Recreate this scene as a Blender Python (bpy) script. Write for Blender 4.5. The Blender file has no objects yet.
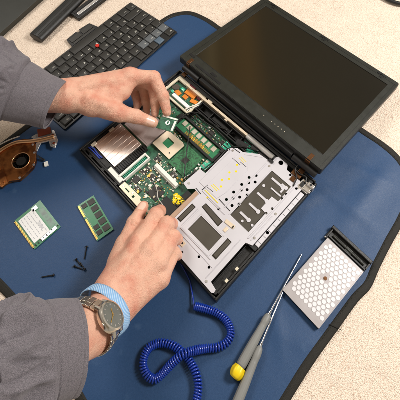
import bpy, bmesh, math, random
import numpy as np
from mathutils import noise as mnoise
from mathutils import Vector, Matrix
from mathutils.geometry import tessellate_polygon, delaunay_2d_cdt
random.seed(7)
S = 0.01                                   # all shapes are written in centimetres
C = bpy.context.scene.collection
R = math.radians

# ------------------------------------------------------------------ camera numbers
CH, PITCH, FOC, ROLL = 73.24, .881, 450., -.016
PPX, PPY = 216.378, 45.437
fw = np.array([0, math.cos(PITCH), -math.sin(PITCH)])
r0 = np.array([1., 0, 0]); u0 = np.cross(r0, fw)
cR = math.cos(ROLL) * r0 + math.sin(ROLL) * u0
cU = -math.sin(ROLL) * r0 + math.cos(ROLL) * u0
CO = np.array([0, 0, CH])
def P(x, y, z=0.):                          # pixel of the photograph -> point at height z (cm)
    d = fw + cR * (x - PPX) / FOC - cU * (y - PPY) / FOC
    return CO + d * (z - CH) / d[2]
LA = np.array([-24.002, 35.854, 0]); LTH = -.786
eu = np.array([math.cos(LTH), math.sin(LTH), 0]); ev = np.array([-math.sin(LTH), math.cos(LTH), 0])
def L(x, y, z=2.):                          # pixel -> laptop frame
    d = P(x, y, z) - LA
    return (float(d @ eu), float(d @ ev))

# ------------------------------------------------------------------ materials
def lin(c):
    return tuple((v / 12.92 if v <= .04045 else ((v + .055) / 1.055) ** 2.4) for v in [x / 255 for x in c])
MATS = {}
def mat(name, col, rough=.5, metal=0., var=.12, vscale=60., bump=0., bscale=300., col2=None, c2scale=40., c2w=(.45, .65), coat=0., spec=.5, aniso=None, rvar=.12, sss=0., trans=0.):
    m = bpy.data.materials.new(name); m.use_nodes = True
    nt = m.node_tree; N = nt.nodes; K = nt.links
    b = N['Principled BSDF']
    tc = N.new('ShaderNodeTexCoord')
    n1 = N.new('ShaderNodeTexNoise'); n1.inputs['Scale'].default_value = vscale; n1.inputs['Detail'].default_value = 5
    K.new(tc.outputs['Object'], n1.inputs['Vector'])
    base = lin(col)
    mx = N.new('ShaderNodeMix'); mx.data_type = 'RGBA'
    mx.inputs['A'].default_value = tuple(v * (1 - var) for v in base) + (1,)
    mx.inputs['B'].default_value = tuple(min(1, v * (1 + var)) for v in base) + (1,)
    K.new(n1.outputs['Fac'], mx.inputs['Factor'])
    out = mx.outputs['Result']
    if col2:
        n2 = N.new('ShaderNodeTexNoise'); n2.inputs['Scale'].default_value = c2scale; n2.inputs['Detail'].default_value = 6
        K.new(tc.outputs['Object'], n2.inputs['Vector'])
        mr = N.new('ShaderNodeMapRange'); mr.inputs['From Min'].default_value = c2w[0]; mr.inputs['From Max'].default_value = c2w[1]
        K.new(n2.outputs['Fac'], mr.inputs['Value'])
        m2 = N.new('ShaderNodeMix'); m2.data_type = 'RGBA'
        K.new(mr.outputs['Result'], m2.inputs['Factor']); K.new(out, m2.inputs['A'])
        m2.inputs['B'].default_value = lin(col2) + (1,)
        out = m2.outputs['Result']
    K.new(out, b.inputs['Base Color'])
    rr = N.new('ShaderNodeMapRange'); rr.inputs['To Min'].default_value = max(.02, rough - rvar); rr.inputs['To Max'].default_value = min(1, rough + rvar)
    K.new(n1.outputs['Fac'], rr.inputs['Value']); K.new(rr.outputs['Result'], b.inputs['Roughness'])
    b.inputs['Metallic'].default_value = metal
    b.inputs['Coat Weight'].default_value = coat
    b.inputs['Specular IOR Level'].default_value = spec
    if trans: b.inputs['Transmission Weight'].default_value = trans
    if sss:
        b.inputs['Subsurface Weight'].default_value = sss
        b.inputs['Subsurface Radius'].default_value = (1., .35, .2); b.inputs['Subsurface Scale'].default_value = .004
    if bump:
        n3 = N.new('ShaderNodeTexNoise'); n3.inputs['Scale'].default_value = bscale; n3.inputs['Detail'].default_value = 4
        K.new(tc.outputs['Object'], n3.inputs['Vector'])
        bp = N.new('ShaderNodeBump'); bp.inputs['Strength'].default_value = bump; bp.inputs['Distance'].default_value = .0006
        K.new(n3.outputs['Fac'], bp.inputs['Height']); K.new(bp.outputs['Normal'], b.inputs['Normal'])
    MATS[name] = m
    return m
def nodes(m):
    return m.node_tree.nodes, m.node_tree.links, m.node_tree.nodes['Principled BSDF']

M_black = mat('black_plastic', (22, 21, 20), .42, bump=.35, bscale=1500, var=.2)
M_dark = mat('dark_plastic', (18, 17, 16), .5, var=.25)
M_lid = mat('lid_plastic', (38, 39, 33), .4, bump=.3, bscale=1600, var=.12)
M_lid2 = mat('lid_back_plastic', (30, 30, 27), .45, bump=.3, bscale=1600)
M_screen = mat('screen_glass', (22, 18, 10), .16, var=.12, vscale=8, spec=1., rvar=.04, coat=1.)
M_mylar = mat('black_mylar', (70, 64, 54), .45, var=.1, spec=.5)
M_shield = mat('silver_shield', (204, 201, 205), .5, metal=.25, var=.06, vscale=18, rvar=.12)
M_steel = mat('bright_steel', (225, 222, 218), .28, metal=.85, var=.1)
M_chrome = mat('chrome', (230, 230, 232), .12, metal=1., var=.05, rvar=.05)
M_tin = mat('tin', (215, 205, 185), .35, metal=.6, var=.15)
M_beige = mat('beige_metal', (226, 208, 182), .4, metal=.35, var=.1)
M_cage = mat('card_cage_metal', (234, 220, 210), .34, metal=.8, var=.1, vscale=30, col2=(190, 160, 140), c2scale=22)
M_film = mat('grey_film', (176, 160, 156), .25, metal=.35, var=.1, vscale=30)
M_copper = mat('copper', (190, 122, 68), .3, metal=.9, var=.25, vscale=40, col2=(110, 62, 34), c2scale=60, bump=.2)
M_coppl = mat('pale_copper', (222, 172, 128), .3, metal=.9, var=.2)
M_pcb = mat('green_board', (48, 104, 76), .35, var=.3, vscale=90, col2=(26, 62, 46), c2scale=160, coat=.25)
M_pcb2 = mat('light_green_board', (50, 122, 82), .35, var=.2, vscale=120, coat=.2)
M_sock = mat('socket_green', (52, 116, 72), .5, var=.2, vscale=300, col2=(30, 66, 42), c2scale=400)
M_gold = mat('gold_contacts', (218, 176, 92), .3, metal=.8, var=.1)
M_chip = mat('chip_black', (44, 42, 38), .5, var=.1)
M_white = mat('white_plastic', (232, 230, 220), .45, var=.05)
M_cream = mat('cream_plastic', (214, 204, 180), .5, var=.1)
M_label = mat('white_label', (236, 236, 234), .6, var=.04)
M_ink = mat('grey_ink', (178, 180, 184), .7)
M_blue = mat('blue_plastic', (48, 72, 170), .4)
M_teal = mat('teal_board', (60, 176, 140), .4, var=.2, col2=(220, 235, 220), c2scale=260, c2w=(.6, .65))
M_orange = mat('orange_tape', (214, 128, 44), .3, var=.3, vscale=100, coat=.4)
M_yellow = mat('yellow_tape', (236, 208, 24), .35, var=.12, coat=.2)
M_wireb = mat('black_wire', (26, 25, 24), .4)
M_wireg = mat('grey_wire', (190, 186, 176), .4)
M_wirer = mat('maroon_tape', (92, 22, 32), .4)
M_key = mat('key_black', (40, 38, 33), .48, bump=.2, bscale=2500, var=.12)
M_keyg = mat('key_grey', (92, 96, 98), .48, bump=.2, bscale=2500)
M_keyb = mat('key_blue', (84, 102, 118), .4)
M_legend = mat('legend_white', (226, 224, 212), .6, var=.02)
M_red = mat('red_rubber', (206, 44, 30), .7, bump=.6, bscale=3000)
M_cord = mat('blue_cord', (22, 54, 150), .26, var=.15, coat=.4)
M_grip = mat('grey_grip', (128, 128, 124), .5, var=.06, bump=.2)
M_caps = mat('yellow_cap', (240, 206, 20), .4, var=.06)
M_watch = mat('watch_steel', (214, 206, 192), .22, metal=.95, var=.1)
M_dial = mat('watch_dial', (112, 114, 108), .25, metal=.3)
M_screwm = mat('screw_black', (38, 36, 34), .35, metal=.5)
M_bind = mat('mat_binding', (36, 34, 29), .7, bump=.7, bscale=900, var=.2, spec=.3)
M_drivep = mat('drive_plate', (168, 162, 161), .42, metal=.35, var=.04)
M_driveh = mat('drive_dots', (216, 214, 215), .5, metal=.1, var=.03)
M_brown = mat('bronze', (120, 84, 56), .3, metal=.8)
M_button = mat('cuff_button', (40, 38, 40), .3)

# carpet: looped beige pile with brown flecks
def m_carpet():
    m = mat('beige_carpet', (241, 223, 204), .95, var=.1, vscale=35, spec=.1)
    N, K, b = nodes(m)
    tc = N.new('ShaderNodeTexCoord')
    v = N.new('ShaderNodeTexVoronoi'); v.inputs['Scale'].default_value = 640
    n = N.new('ShaderNodeTexNoise'); n.inputs['Scale'].default_value = 500; n.inputs['Detail'].default_value = 3
    w = N.new('ShaderNodeTexNoise'); w.inputs['Scale'].default_value = 180; w.inputs['Detail'].default_value = 6
    for q in (v, n, w): K.new(tc.outputs['Object'], q.inputs['Vector'])
    r = N.new('ShaderNodeMapRange'); r.inputs['From Min'].default_value = .5; r.inputs['From Max'].default_value = .72
    r.inputs['To Max'].default_value = .55
    K.new(n.outputs['Fac'], r.inputs['Value'])
    old = b.inputs['Base Color'].links[0].from_socket
    mx = N.new('ShaderNodeMix'); mx.data_type = 'RGBA'
    K.new(r.outputs['Result'], mx.inputs['Factor']); K.new(old, mx.inputs['A']); mx.inputs['B'].default_value = lin((176, 142, 108)) + (1,)
    r2 = N.new('ShaderNodeMapRange'); r2.inputs['From Min'].default_value = .62; r2.inputs['From Max'].default_value = .7
    r2.inputs['To Max'].default_value = .45
    K.new(w.outputs['Fac'], r2.inputs['Value'])
    my = N.new('ShaderNodeMix'); my.data_type = 'RGBA'
    K.new(r2.outputs['Result'], my.inputs['Factor']); K.new(mx.outputs['Result'], my.inputs['A']); my.inputs['B'].default_value = lin((150, 104, 78)) + (1,)
    K.new(my.outputs['Result'], b.inputs['Base Color'])
    ad = N.new('ShaderNodeMath'); ad.operation = 'SUBTRACT'
    K.new(w.outputs['Fac'], ad.inputs[0]); K.new(v.outputs['Distance'], ad.inputs[1])
    bp = N.new('ShaderNodeBump'); bp.inputs['Strength'].default_value = .8; bp.inputs['Distance'].default_value = .0015
    K.new(ad.outputs[0], bp.inputs['Height']); K.new(bp.outputs['Normal'], b.inputs['Normal'])
    return m
M_carpet = m_carpet()

def m_mat():
    m = mat('blue_mat', (34, 66, 104), .52, var=.16, vscale=420, spec=.4, rvar=.1)
    N, K, b = nodes(m)
    tc = N.new('ShaderNodeTexCoord')
    n = N.new('ShaderNodeTexNoise'); n.inputs['Scale'].default_value = 900; n.inputs['Detail'].default_value = 2
    w = N.new('ShaderNodeTexNoise'); w.inputs['Scale'].default_value = 28; w.inputs['Detail'].default_value = 7
    sp = N.new('ShaderNodeTexVoronoi'); sp.inputs['Scale'].default_value = 32; sp.inputs['Randomness'].default_value = 1
    for q in (n, w, sp): K.new(tc.outputs['Object'], q.inputs['Vector'])
    old = b.inputs['Base Color'].links[0].from_socket
    # pale scuffs and lint
    r = N.new('ShaderNodeMapRange'); r.inputs['From Min'].default_value = .66; r.inputs['From Max'].default_value = .9; r.inputs['To Max'].default_value = .4
    K.new(w.outputs['Fac'], r.inputs['Value'])
    mx = N.new('ShaderNodeMix'); mx.data_type = 'RGBA'; K.new(r.outputs['Result'], mx.inputs['Factor'])
    K.new(old, mx.inputs['A']); mx.inputs['B'].default_value = lin((110, 138, 168)) + (1,)
    r2 = N.new('ShaderNodeMapRange'); r2.inputs['From Min'].default_value = .035; r2.inputs['From Max'].default_value = .02
    K.new(sp.outputs['Distance'], r2.inputs['Value'])
    # only a few of the specks
    hs = N.new('ShaderNodeSeparateColor'); K.new(sp.outputs['Color'], hs.inputs['Color'])
    gt = N.new('ShaderNodeMath'); gt.operation = 'GREATER_THAN'; gt.inputs[1].default_value = .86; K.new(hs.outputs['Red'], gt.inputs[0])
    ml = N.new('ShaderNodeMath'); ml.operation = 'MULTIPLY'; K.new(gt.outputs[0], ml.inputs[0]); K.new(r2.outputs['Result'], ml.inputs[1])
    m3 = N.new('ShaderNodeMix'); m3.data_type = 'RGBA'; K.new(ml.outputs[0], m3.inputs['Factor'])
    K.new(mx.outputs['Result'], m3.inputs['A']); m3.inputs['B'].default_value = lin((190, 205, 220)) + (1,)
    K.new(m3.outputs['Result'], b.inputs['Base Color'])
    ad = N.new('ShaderNodeMath'); ad.operation = 'MULTIPLY_ADD'; ad.inputs[1].default_value = .25
    K.new(n.outputs['Fac'], ad.inputs[0]); K.new(w.outputs['Fac'], ad.inputs[2])
    bp = N.new('ShaderNodeBump'); bp.inputs['Strength'].default_value = .5; bp.inputs['Distance'].default_value = .0012
    K.new(ad.outputs[0], bp.inputs['Height']); K.new(bp.outputs['Normal'], b.inputs['Normal'])
    return m
M_mat = m_mat()

def m_skin():
    m = mat('skin', (228, 178, 152), .36, var=.09, vscale=80, col2=(208, 128, 104), c2scale=46, c2w=(.42, .8), sss=.12, spec=.45, rvar=.06)
    N, K, b = nodes(m)
    tc = N.new('ShaderNodeTexCoord')
    v = N.new('ShaderNodeTexVoronoi'); v.inputs['Scale'].default_value = 620; v.feature = 'DISTANCE_TO_EDGE'
    n = N.new('ShaderNodeTexNoise'); n.inputs['Scale'].default_value = 150; n.inputs['Detail'].default_value = 8; n.inputs['Roughness'].default_value = .7
    K.new(tc.outputs['Object'], v.inputs['Vector']); K.new(tc.outputs['Object'], n.inputs['Vector'])
    ad = N.new('ShaderNodeMath'); ad.operation = 'MULTIPLY_ADD'; ad.inputs[1].default_value = .5
    K.new(v.outputs['Distance'], ad.inputs[0]); K.new(n.outputs['Fac'], ad.inputs[2])
    bp = N.new('ShaderNodeBump'); bp.inputs['Strength'].default_value = .75; bp.inputs['Distance'].default_value = .0022
    K.new(ad.outputs[0], bp.inputs['Height']); K.new(bp.outputs['Normal'], b.inputs['Normal'])
    return m
M_skin = m_skin()
M_nail = mat('nail', (232, 192, 172), .25, var=.03, sss=.1, coat=.3)

def m_cloth(name, col, col2):
    m = mat(name, col, .85, var=.08, vscale=30, spec=.25)
    N, K, b = nodes(m)
    tc = N.new('ShaderNodeTexCoord')
    n = N.new('ShaderNodeTexNoise'); n.inputs['Scale'].default_value = 2600; n.inputs['Detail'].default_value = 3
    K.new(tc.outputs['Object'], n.inputs['Vector'])
    r = N.new('ShaderNodeMapRange'); r.inputs['From Min'].default_value = .4; r.inputs['From Max'].default_value = .62
    K.new(n.outputs['Fac'], r.inputs['Value'])
    old = b.inputs['Base Color'].links[0].from_socket
    mx = N.new('ShaderNodeMix'); mx.data_type = 'RGBA'; K.new(r.outputs['Result'], mx.inputs['Factor'])
    K.new(old, mx.inputs['A']); mx.inputs['B'].default_value = lin(col2) + (1,)
    K.new(mx.outputs['Result'], b.inputs['Base Color'])
    b.inputs['Sheen Weight'].default_value = .15
    bp = N.new('ShaderNodeBump'); bp.inputs['Strength'].default_value = .5; bp.inputs['Distance'].default_value = .0008
    K.new(n.outputs['Fac'], bp.inputs['Height']); K.new(bp.outputs['Normal'], b.inputs['Normal'])
    return m
M_shirt = m_cloth('grey_shirt', (80, 76, 80), (132, 126, 131))
M_thread = mat('seam_thread', (92, 84, 88), .9)

def m_band():
    m = mat('wrist_band', (150, 186, 222), .8, var=.05, spec=.2)
    N, K, b = nodes(m)
    uv = N.new('ShaderNodeUVMap')
    mp = N.new('ShaderNodeMapping'); mp.inputs['Rotation'].default_value = (0, 0, R(28))
    w = N.new('ShaderNodeTexWave'); w.inputs['Scale'].default_value = 1.3; w.bands_direction = 'X'
    K.new(uv.outputs['UV'], mp.inputs['Vector']); K.new(mp.outputs['Vector'], w.inputs['Vector'])
    r = N.new('ShaderNodeMapRange'); r.inputs['From Min'].default_value = .55; r.inputs['From Max'].default_value = .8; r.inputs['To Max'].default_value = .8
    K.new(w.outputs['Fac'], r.inputs['Value'])
    mx = N.new('ShaderNodeMix'); mx.data_type = 'RGBA'; K.new(r.outputs['Result'], mx.inputs['Factor'])
    mx.inputs['A'].default_value = lin((132, 176, 218)) + (1,); mx.inputs['B'].default_value = lin((190, 212, 232)) + (1,)
    K.new(mx.outputs['Result'], b.inputs['Base Color'])
    bp = N.new('ShaderNodeBump'); bp.inputs['Strength'].default_value = .6; bp.inputs['Distance'].default_value = .0008
    K.new(w.outputs['Fac'], bp.inputs['Height']); K.new(bp.outputs['Normal'], b.inputs['Normal'])
    return m
M_band = m_band()

# ------------------------------------------------------------------ mesh builder
class MB:
    def __init__(s): s.v = []; s.f = []; s.mi = []; s.uv = None; s.ck = []
    def add(s, vs, fs, mi=0):
        o = len(s.v); s.ck.append((o, len(s.f))); s.v += [tuple(float(c) for c in v) for v in vs]
        for f in fs: s.f.append(tuple(i + o for i in f)); s.mi.append(mi)
        return s
    def box(s, x0, x1, y0, y1, z0, z1, mi=0, rot=0., piv=None, ch=0.):
        if ch:                              # chamfered top edge
            vs = [(x0, y0, z0), (x1, y0, z0), (x1, y1, z0), (x0, y1, z0),
                  (x0, y0, z1 - ch), (x1, y0, z1 - ch), (x1, y1, z1 - ch), (x0, y1, z1 - ch),
                  (x0 + ch, y0 + ch, z1), (x1 - ch, y0 + ch, z1), (x1 - ch, y1 - ch, z1), (x0 + ch, y1 - ch, z1)]
            fs = [(3, 2, 1, 0)]
            for a in (0, 4):
                for i in range(4):
                    j = (i + 1) % 4; fs.append((a + i, a + j, a + 4 + j, a + 4 + i))
            fs.append((8, 9, 10, 11))
        else:
            vs = [(x, y, z) for z in (z0, z1) for x, y in ((x0, y0), (x1, y0), (x1, y1), (x0, y1))]
            fs = [(3, 2, 1, 0), (4, 5, 6, 7), (0, 1, 5, 4), (1, 2, 6, 5), (2, 3, 7, 6), (3, 0, 4, 7)]
        if rot:
            cx, cy = piv or ((x0 + x1) / 2, (y0 + y1) / 2); c, q = math.cos(rot), math.sin(rot)
            vs = [(cx + (x - cx) * c - (y - cy) * q, cy + (x - cx) * q + (y - cy) * c, z) for x, y, z in vs]
        return s.add(vs, fs, mi)
    def prism(s, poly, z0, z1, holes=(), mi=0, zf=None):
        loops = [poly] + list(holes)
        ar = lambda p: sum(p[i][0] * p[(i + 1) % len(p)][1] - p[(i + 1) % len(p)][0] * p[i][1] for i in range(len(p)))
        loops = [l if (ar(l) > 0) == (k == 0) else l[::-1] for k, l in enumerate(loops)]
        flat = [p for l in loops for p in l]; n = len(flat)
        tr = tessellate_polygon([[Vector((x, y, 0)) for x, y in l] for l in loops])
        vs = [(x, y, z0) for x, y in flat] + [(x, y, z1) for x, y in flat]
        fs = []
        for a, b, c in tr:
            A, B, D = flat[a], flat[b], flat[c]
            if (B[0] - A[0]) * (D[1] - A[1]) - (B[1] - A[1]) * (D[0] - A[0]) < 0: a, b, c = a, c, b
            fs.append((a + n, b + n, c + n)); fs.append((c, b, a))
        o = 0
        for l in loops:
            k = len(l)
            for i in range(k):
                j = (i + 1) % k; fs.append((o + i, o + j, n + o + j, n + o + i))
            o += k
        return s.add(vs, fs, mi)
    def cyl(s, p0, p1, r0, r1=None, n=16, mi=0):
        return s.tube([p0, p1], [r0, r0 if r1 is None else r1], n, mi)
    def tube(s, pts, rad, n=10, mi=0, flat=1., up=(0, 0, 1), cap=True):
        pts = [np.array(p, float) for p in pts]
        if not hasattr(rad, '__len__'): rad = [rad] * len(pts)
        vs = []; fs = []; m = len(pts); prev = None
        for i, p in enumerate(pts):
            t = pts[min(i + 1, m - 1)] - pts[max(i - 1, 0)]; t /= (np.linalg.norm(t) + 1e-9)
            if prev is None:
                a = np.array(up, float)
                if abs(a @ t) > .95: a = np.array([1., 0, 0])
            else: a = prev
            a = a - t * (a @ t); a /= (np.linalg.norm(a) + 1e-9); prev = a
            b = np.cross(t, a)
            for k in range(n):
                q = 2 * math.pi * k / n
                vs.append(p + rad[i] * (a * math.cos(q) * flat + b * math.sin(q)))
        for i in range(m - 1):
            for k in range(n):
                l = (k + 1) % n
                fs.append((i * n + k, i * n + l, (i + 1) * n + l, (i + 1) * n + k))
        if cap: fs.append(tuple(range(n))[::-1]); fs.append(tuple((m - 1) * n + k for k in range(n)))
        return s.add(vs, fs, mi)
    def disc(s, cx, cy, z0, z1, r, n=20, mi=0, rx=None):
        return s.prism([(cx + (rx or r) * math.cos(2 * math.pi * k / n), cy + r * math.sin(2 * math.pi * k / n)) for k in range(n)], z0, z1, mi=mi)
    def xf(s, fn, start=0):
        s.v[start:] = [tuple(fn(*v)) for v in s.v[start:]]; return s

def part(name, mb, mats, parent=None, smooth=False, bevel=0., off=(0, 0, 0), label=None, loc=None):
    me = bpy.data.meshes.new(name)
    me.from_pydata([((x - off[0]) * S, (y - off[1]) * S, (z - off[2]) * S) for x, y, z in mb.v], [], mb.f)
    for m in (mats if isinstance(mats, (list, tuple)) else [mats]): me.materials.append(m)
    if any(mb.mi): me.polygons.foreach_set('material_index', mb.mi)
    if mb.uv:
        ul = me.uv_layers.new(name='UVMap')
        for l in me.loops: ul.data[l.index].uv = mb.uv[l.vertex_index]
    if smooth: me.polygons.foreach_set('use_smooth', [True] * len(me.polygons))
    me.update()
    o = bpy.data.objects.new(name, me); C.objects.link(o)
    if parent: o.parent = parent
    if loc is not None: o.location = [c * S for c in loc]
    if bevel:
        b = o.modifiers.new('bevel', 'BEVEL'); b.width = bevel * S; b.segments = 2; b.limit_method = 'ANGLE'; b.angle_limit = R(40)
        b.harden_normals = False
    if smooth == 'auto' or bevel:
        me.polygons.foreach_set('use_smooth', [True] * len(me.polygons))
        bm = bmesh.new(); bm.from_mesh(me)
        for e in bm.edges:
            if len(e.link_faces) == 2 and e.calc_face_angle(0) > R(38): e.smooth = False
        bm.to_mesh(me); bm.free()
    if label: o['label'] = label
    return o
def each(name, mb, mats, parent=None, **k):          # every piece of mb becomes a part of its own
    ck = mb.ck + [(len(mb.v), len(mb.f))]; out = []
    for (v0, f0), (v1, f1) in zip(ck, ck[1:]):
        m = MB(); m.v = mb.v[v0:v1]; m.f = [tuple(i - v0 for i in f) for f in mb.f[f0:f1]]; m.mi = mb.mi[f0:f1]
        out.append(part(name, m, mats, parent, **k))
    return out
def thing(name, label, cat, loc=(0, 0, 0), rz=0., group=None):
    o = bpy.data.objects.new(name, None); C.objects.link(o)
    o.empty_display_size = .01
    o.location = [c * S for c in loc]; o.rotation_euler = (0, 0, rz)
    o['label'] = label; o['category'] = cat
    if group: o['group'] = group
    return o
def tag(o, label, cat, group=None):
    o['label'] = label; o['category'] = cat
    if group: o['group'] = group
    return o

def text_geo(txt, size):
    cu = bpy.data.curves.new('t', 'FONT'); cu.body = txt; cu.size = size; cu.align_x = 'CENTER'; cu.align_y = 'CENTER'
    cu.extrude = .012; cu.resolution_u = 2
    o = bpy.data.objects.new('t', cu); C.objects.link(o)
    dg = bpy.context.evaluated_depsgraph_get(); me = bpy.data.meshes.new_from_object(o.evaluated_get(dg))
    vs = [tuple(v.co) for v in me.vertices]; fs = [tuple(p.vertices) for p in me.polygons]
    bpy.data.objects.remove(o); bpy.data.curves.remove(cu); bpy.data.meshes.remove(me)
    return vs, fs

def catmull(pts, n=8):
    pts = [np.array(p, float) for p in pts]; out = []
    q = [2 * pts[0] - pts[1]] + pts + [2 * pts[-1] - pts[-2]]
    for i in range(1, len(q) - 2):
        for k in range(n):
            t = k / n
            out.append(.5 * ((2 * q[i]) + (-q[i - 1] + q[i + 1]) * t + (2 * q[i - 1] - 5 * q[i] + 4 * q[i + 1] - q[i + 2]) * t * t + (-q[i - 1] + 3 * q[i] - 3 * q[i + 1] + q[i + 2]) * t ** 3))
    out.append(pts[-1]); return out

# ------------------------------------------------------------------ setting
def make_carpet():
    nx, ny = 420, 400
    xs = np.linspace(-75, 75, nx); ys = np.linspace(-25, 110, ny)
    X, Y = np.meshgrid(xs, ys); rng = np.random.default_rng(3)
    Z = rng.random((ny, nx)) * .05 - .05 + .05 * np.sin(X * .3) * np.sin(Y * .23)
    mb = MB(); mb.v = list(zip(X.ravel(), Y.ravel(), Z.ravel()))
    I = (np.arange(ny - 1)[:, None] * nx + np.arange(nx - 1)[None]).ravel()
    mb.f = list(zip(I.tolist(), (I + 1).tolist(), (I + nx + 1).tolist(), (I + nx).tolist())); mb.mi = [0] * len(mb.f)
    o = part('carpet', mb, M_carpet, smooth=True); o['kind'] = 'structure'
make_carpet()

# anti-static mat: outline (outer edge of the binding) in plan
MZ = .28
px = [(250, 470), (291, 400), (315, 362), (338, 330), (358, 302), (371, 288), (380, 268), (391, 246), (404, 222), (414, 196), (410, 172), (399, 155), (384, 142), (366, 130)]
o1 = catmull([P(x, y, MZ)[:2] for x, y in px], 5)
o2 = [P(x, y, MZ)[:2] for x, y in [(300, 84), (252, 50)]]
o3 = catmull([P(x, y, MZ)[:2] for x, y in [(222, 27.5), (207, 17.5), (190, 11), (173, 13), (160, 20), (148, 31)]], 6)
o4 = [P(x, y, MZ)[:2] for x, y in [(90, 75), (30, 121), (0, 143), (-60, 186)]]
o5 = catmull([P(x, y, MZ)[:2] for x, y in [(-75, 205), (-60, 232), (-30, 262), (4, 296), (30, 328), (76, 402), (95, 440), (130, 480)]], 4)
outline = [np.array(p) for p in o1 + o2 + o3 + o4 + o5]
def fold(x, y):
    h = 0.
    # a few soft creases in the open part of the mat
    for (ax, ay), (bx, by), w, a in creases:
        dx, dy = bx - ax, by - ay; l = math.hypot(dx, dy); t = ((x - ax) * dx + (y - ay) * dy) / l / l
        d = ((x - ax) * -dy + (y - ay) * dx) / l
        e = max(0, min(1, 1.0 - abs(t - .5) * 2))
        h += a * math.exp(-(d / w) ** 2) * math.sin(e * math.pi / 2)
    return h
cp = lambda a, b: (P(*a)[:2], P(*b)[:2])
creases = [(*cp((300, 170), (385, 235)), 1.1, .22), (*cp((335, 235), (395, 160)), 1.6, .25), (*cp((262, 330), (330, 350)), 1.3, .10), (*cp((290, 210), (330, 190)), .8, .12),
           (*cp((150, 360), (225, 345)), 1.5, .08), (*cp((275, 300), (283, 372)), .7, .12), (*cp((20, 200), (120, 270)), 2., .06), (*cp((335, 160), (400, 190)), .9, .16)]
def inset(poly, d):
    out = []; n = len(poly)
    for i in range(n):
        a, b, c = poly[i - 1], poly[i], poly[(i + 1) % n]
        t = (c - a); t = t / (np.linalg.norm(t) + 1e-9); nrm = np.array([-t[1], t[0]])
        out.append(b + nrm * d)
    return out
area = sum(outline[i][0] * outline[(i + 1) % len(outline)][1] - outline[(i + 1) % len(outline)][0] * outline[i][1] for i in range(len(outline)))
if area < 0: outline = outline[::-1]
inner = inset(outline, .75)
def make_mat():
    t = thing('work_mat', 'blue fabric anti-static work mat with dark stitched edge lying on the carpet', 'mat', (0, 30, 0))
    n = len(inner); vs = [Vector((p[0], p[1])) for p in inner]
    edges = [(i, (i + 1) % n) for i in range(n)]
    xs = [p[0] for p in inner]; ys = [p[1] for p in inner]
    x = min(xs)
    while x < max(xs):
        y = min(ys)
        while y < max(ys):
            vs.append(Vector((x + random.uniform(-.1, .1), y + random.uniform(-.1, .1)))); y += .6
        x += .6
    r = delaunay_2d_cdt(vs, edges, [list(range(n))], 1, 1e-4)
    mb = MB(); mb.add([(v[0], v[1], MZ - .06 + max(0, fold(v[0], v[1]))) for v in r[0]], r[2])
    part('fabric', mb, M_mat, t, smooth=True, off=(0, 30, 0))
    # binding: a folded strip all round
    mb = MB(); k = len(outline); prof = [(0.0, .03), (0.04, .24), (.25, .33), (.9, .34), (1.12, .30), (1.18, .2)]
    rings = [inset(outline, d) for d, z in prof]
    for i in range(k):
        for j, (d, z) in enumerate(prof):
            q = rings[j][i]; mb.v.append((q[0], q[1], z + .02 * math.sin(i * .9) + fold(*q) * .8))
    m = len(prof)
    for i in range(k):
        for j in range(m - 1):
            mb.f.append((i * m + j, i * m + j + 1, ((i + 1) % k) * m + j + 1, ((i + 1) % k) * m + j)); mb.mi.append(0)
    mb.f = [f[::-1] for f in mb.f]
    part('edge_binding', mb, M_bind, t, smooth=True, off=(0, 30, 0))
    mb = MB(); rg = inset(outline, .9); run = 0.
    for i in range(k):
        a, b = rg[i], rg[(i + 1) % k]; l = np.linalg.norm(b - a)
        while run < l:
            q0 = a + (b - a) * run / l; q1 = a + (b - a) * min(1, (run + .26) / l)
            if np.linalg.norm(q1 - q0) > .1: mb.tube([(*q0, .34), (*q1, .34)], .045, 4)
            run += .45
        run -= l
    part('stitching', mb, M_lid, t, off=(0, 30, 0))
    mb = MB()
    a = P(333, 327, MZ)[:2]; mb.tube([(a[0] - .5, a[1] + .3, .36), (a[0] + .2, a[1], .42), (a[0] + 1.1, a[1] - .4, .34)], .05, 6)
    part('loose_thread', mb, M_wireb, t, off=(0, 30, 0))
make_mat()

# ------------------------------------------------------------------ laptop
lap = thing('laptop', 'open black laptop with its keyboard removed and circuit boards exposed', 'laptop', LA, LTH)
def lp(pts, z=2.4): return [L(x, y, z) for x, y in pts]
def LP(name, mb, m, parent=lap, **k): return part(name, mb, m, parent, **k)
# bottom case
mb = MB()
mb.box(.25, 32.85, .25, 23.4, .35, .7)
mb.box(0, .35, 0, 23.6, .6, 2.35, ch=.08); mb.box(.352, .7, .35, 23.3, .65, 1.9)
mb.box(.36, 32.74, 0, .35, .6, 2.0, ch=.08); mb.box(.7, 20, .352, .55, .65, 2.3)
mb.box(32.75, 33.1, 0, 23.6, .6, 2.1, ch=.08)
mb.box(.36, 32.74, 23.3, 23.62, .6, 2.7, ch=.08)
for v in (2.2, 6, 10.5, 15, 19.5): mb.box(.7, 1.0, v, v + .5, .6, 2.15)
for u in (2, 5.5, 9, 24.5, 29.5): mb.box(u, u + .7, .553, .8, .6, 2.1)
for (u, v) in ((.6, .6), (32.3, .7), (.6, 17), (32.3, 12)): mb.cyl((u, v, .6), (u, v, 2.3), .28, .28)
LP('bottom_case', mb, M_black, bevel=.03)
# motherboard with an irregular outline
mb = MB(); mb.prism([(1.2, 8.3), (7, 8.3), (7, 1.1), (20.3, 1.1), (20.3, 9), (25, 9), (25, 20.6), (21, 20.6), (21, 19.4), (9, 19.4), (9, 17.8), (1.2, 17.8)], 1.1, 1.25)
board = LP('motherboard', mb, M_pcb)
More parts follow.
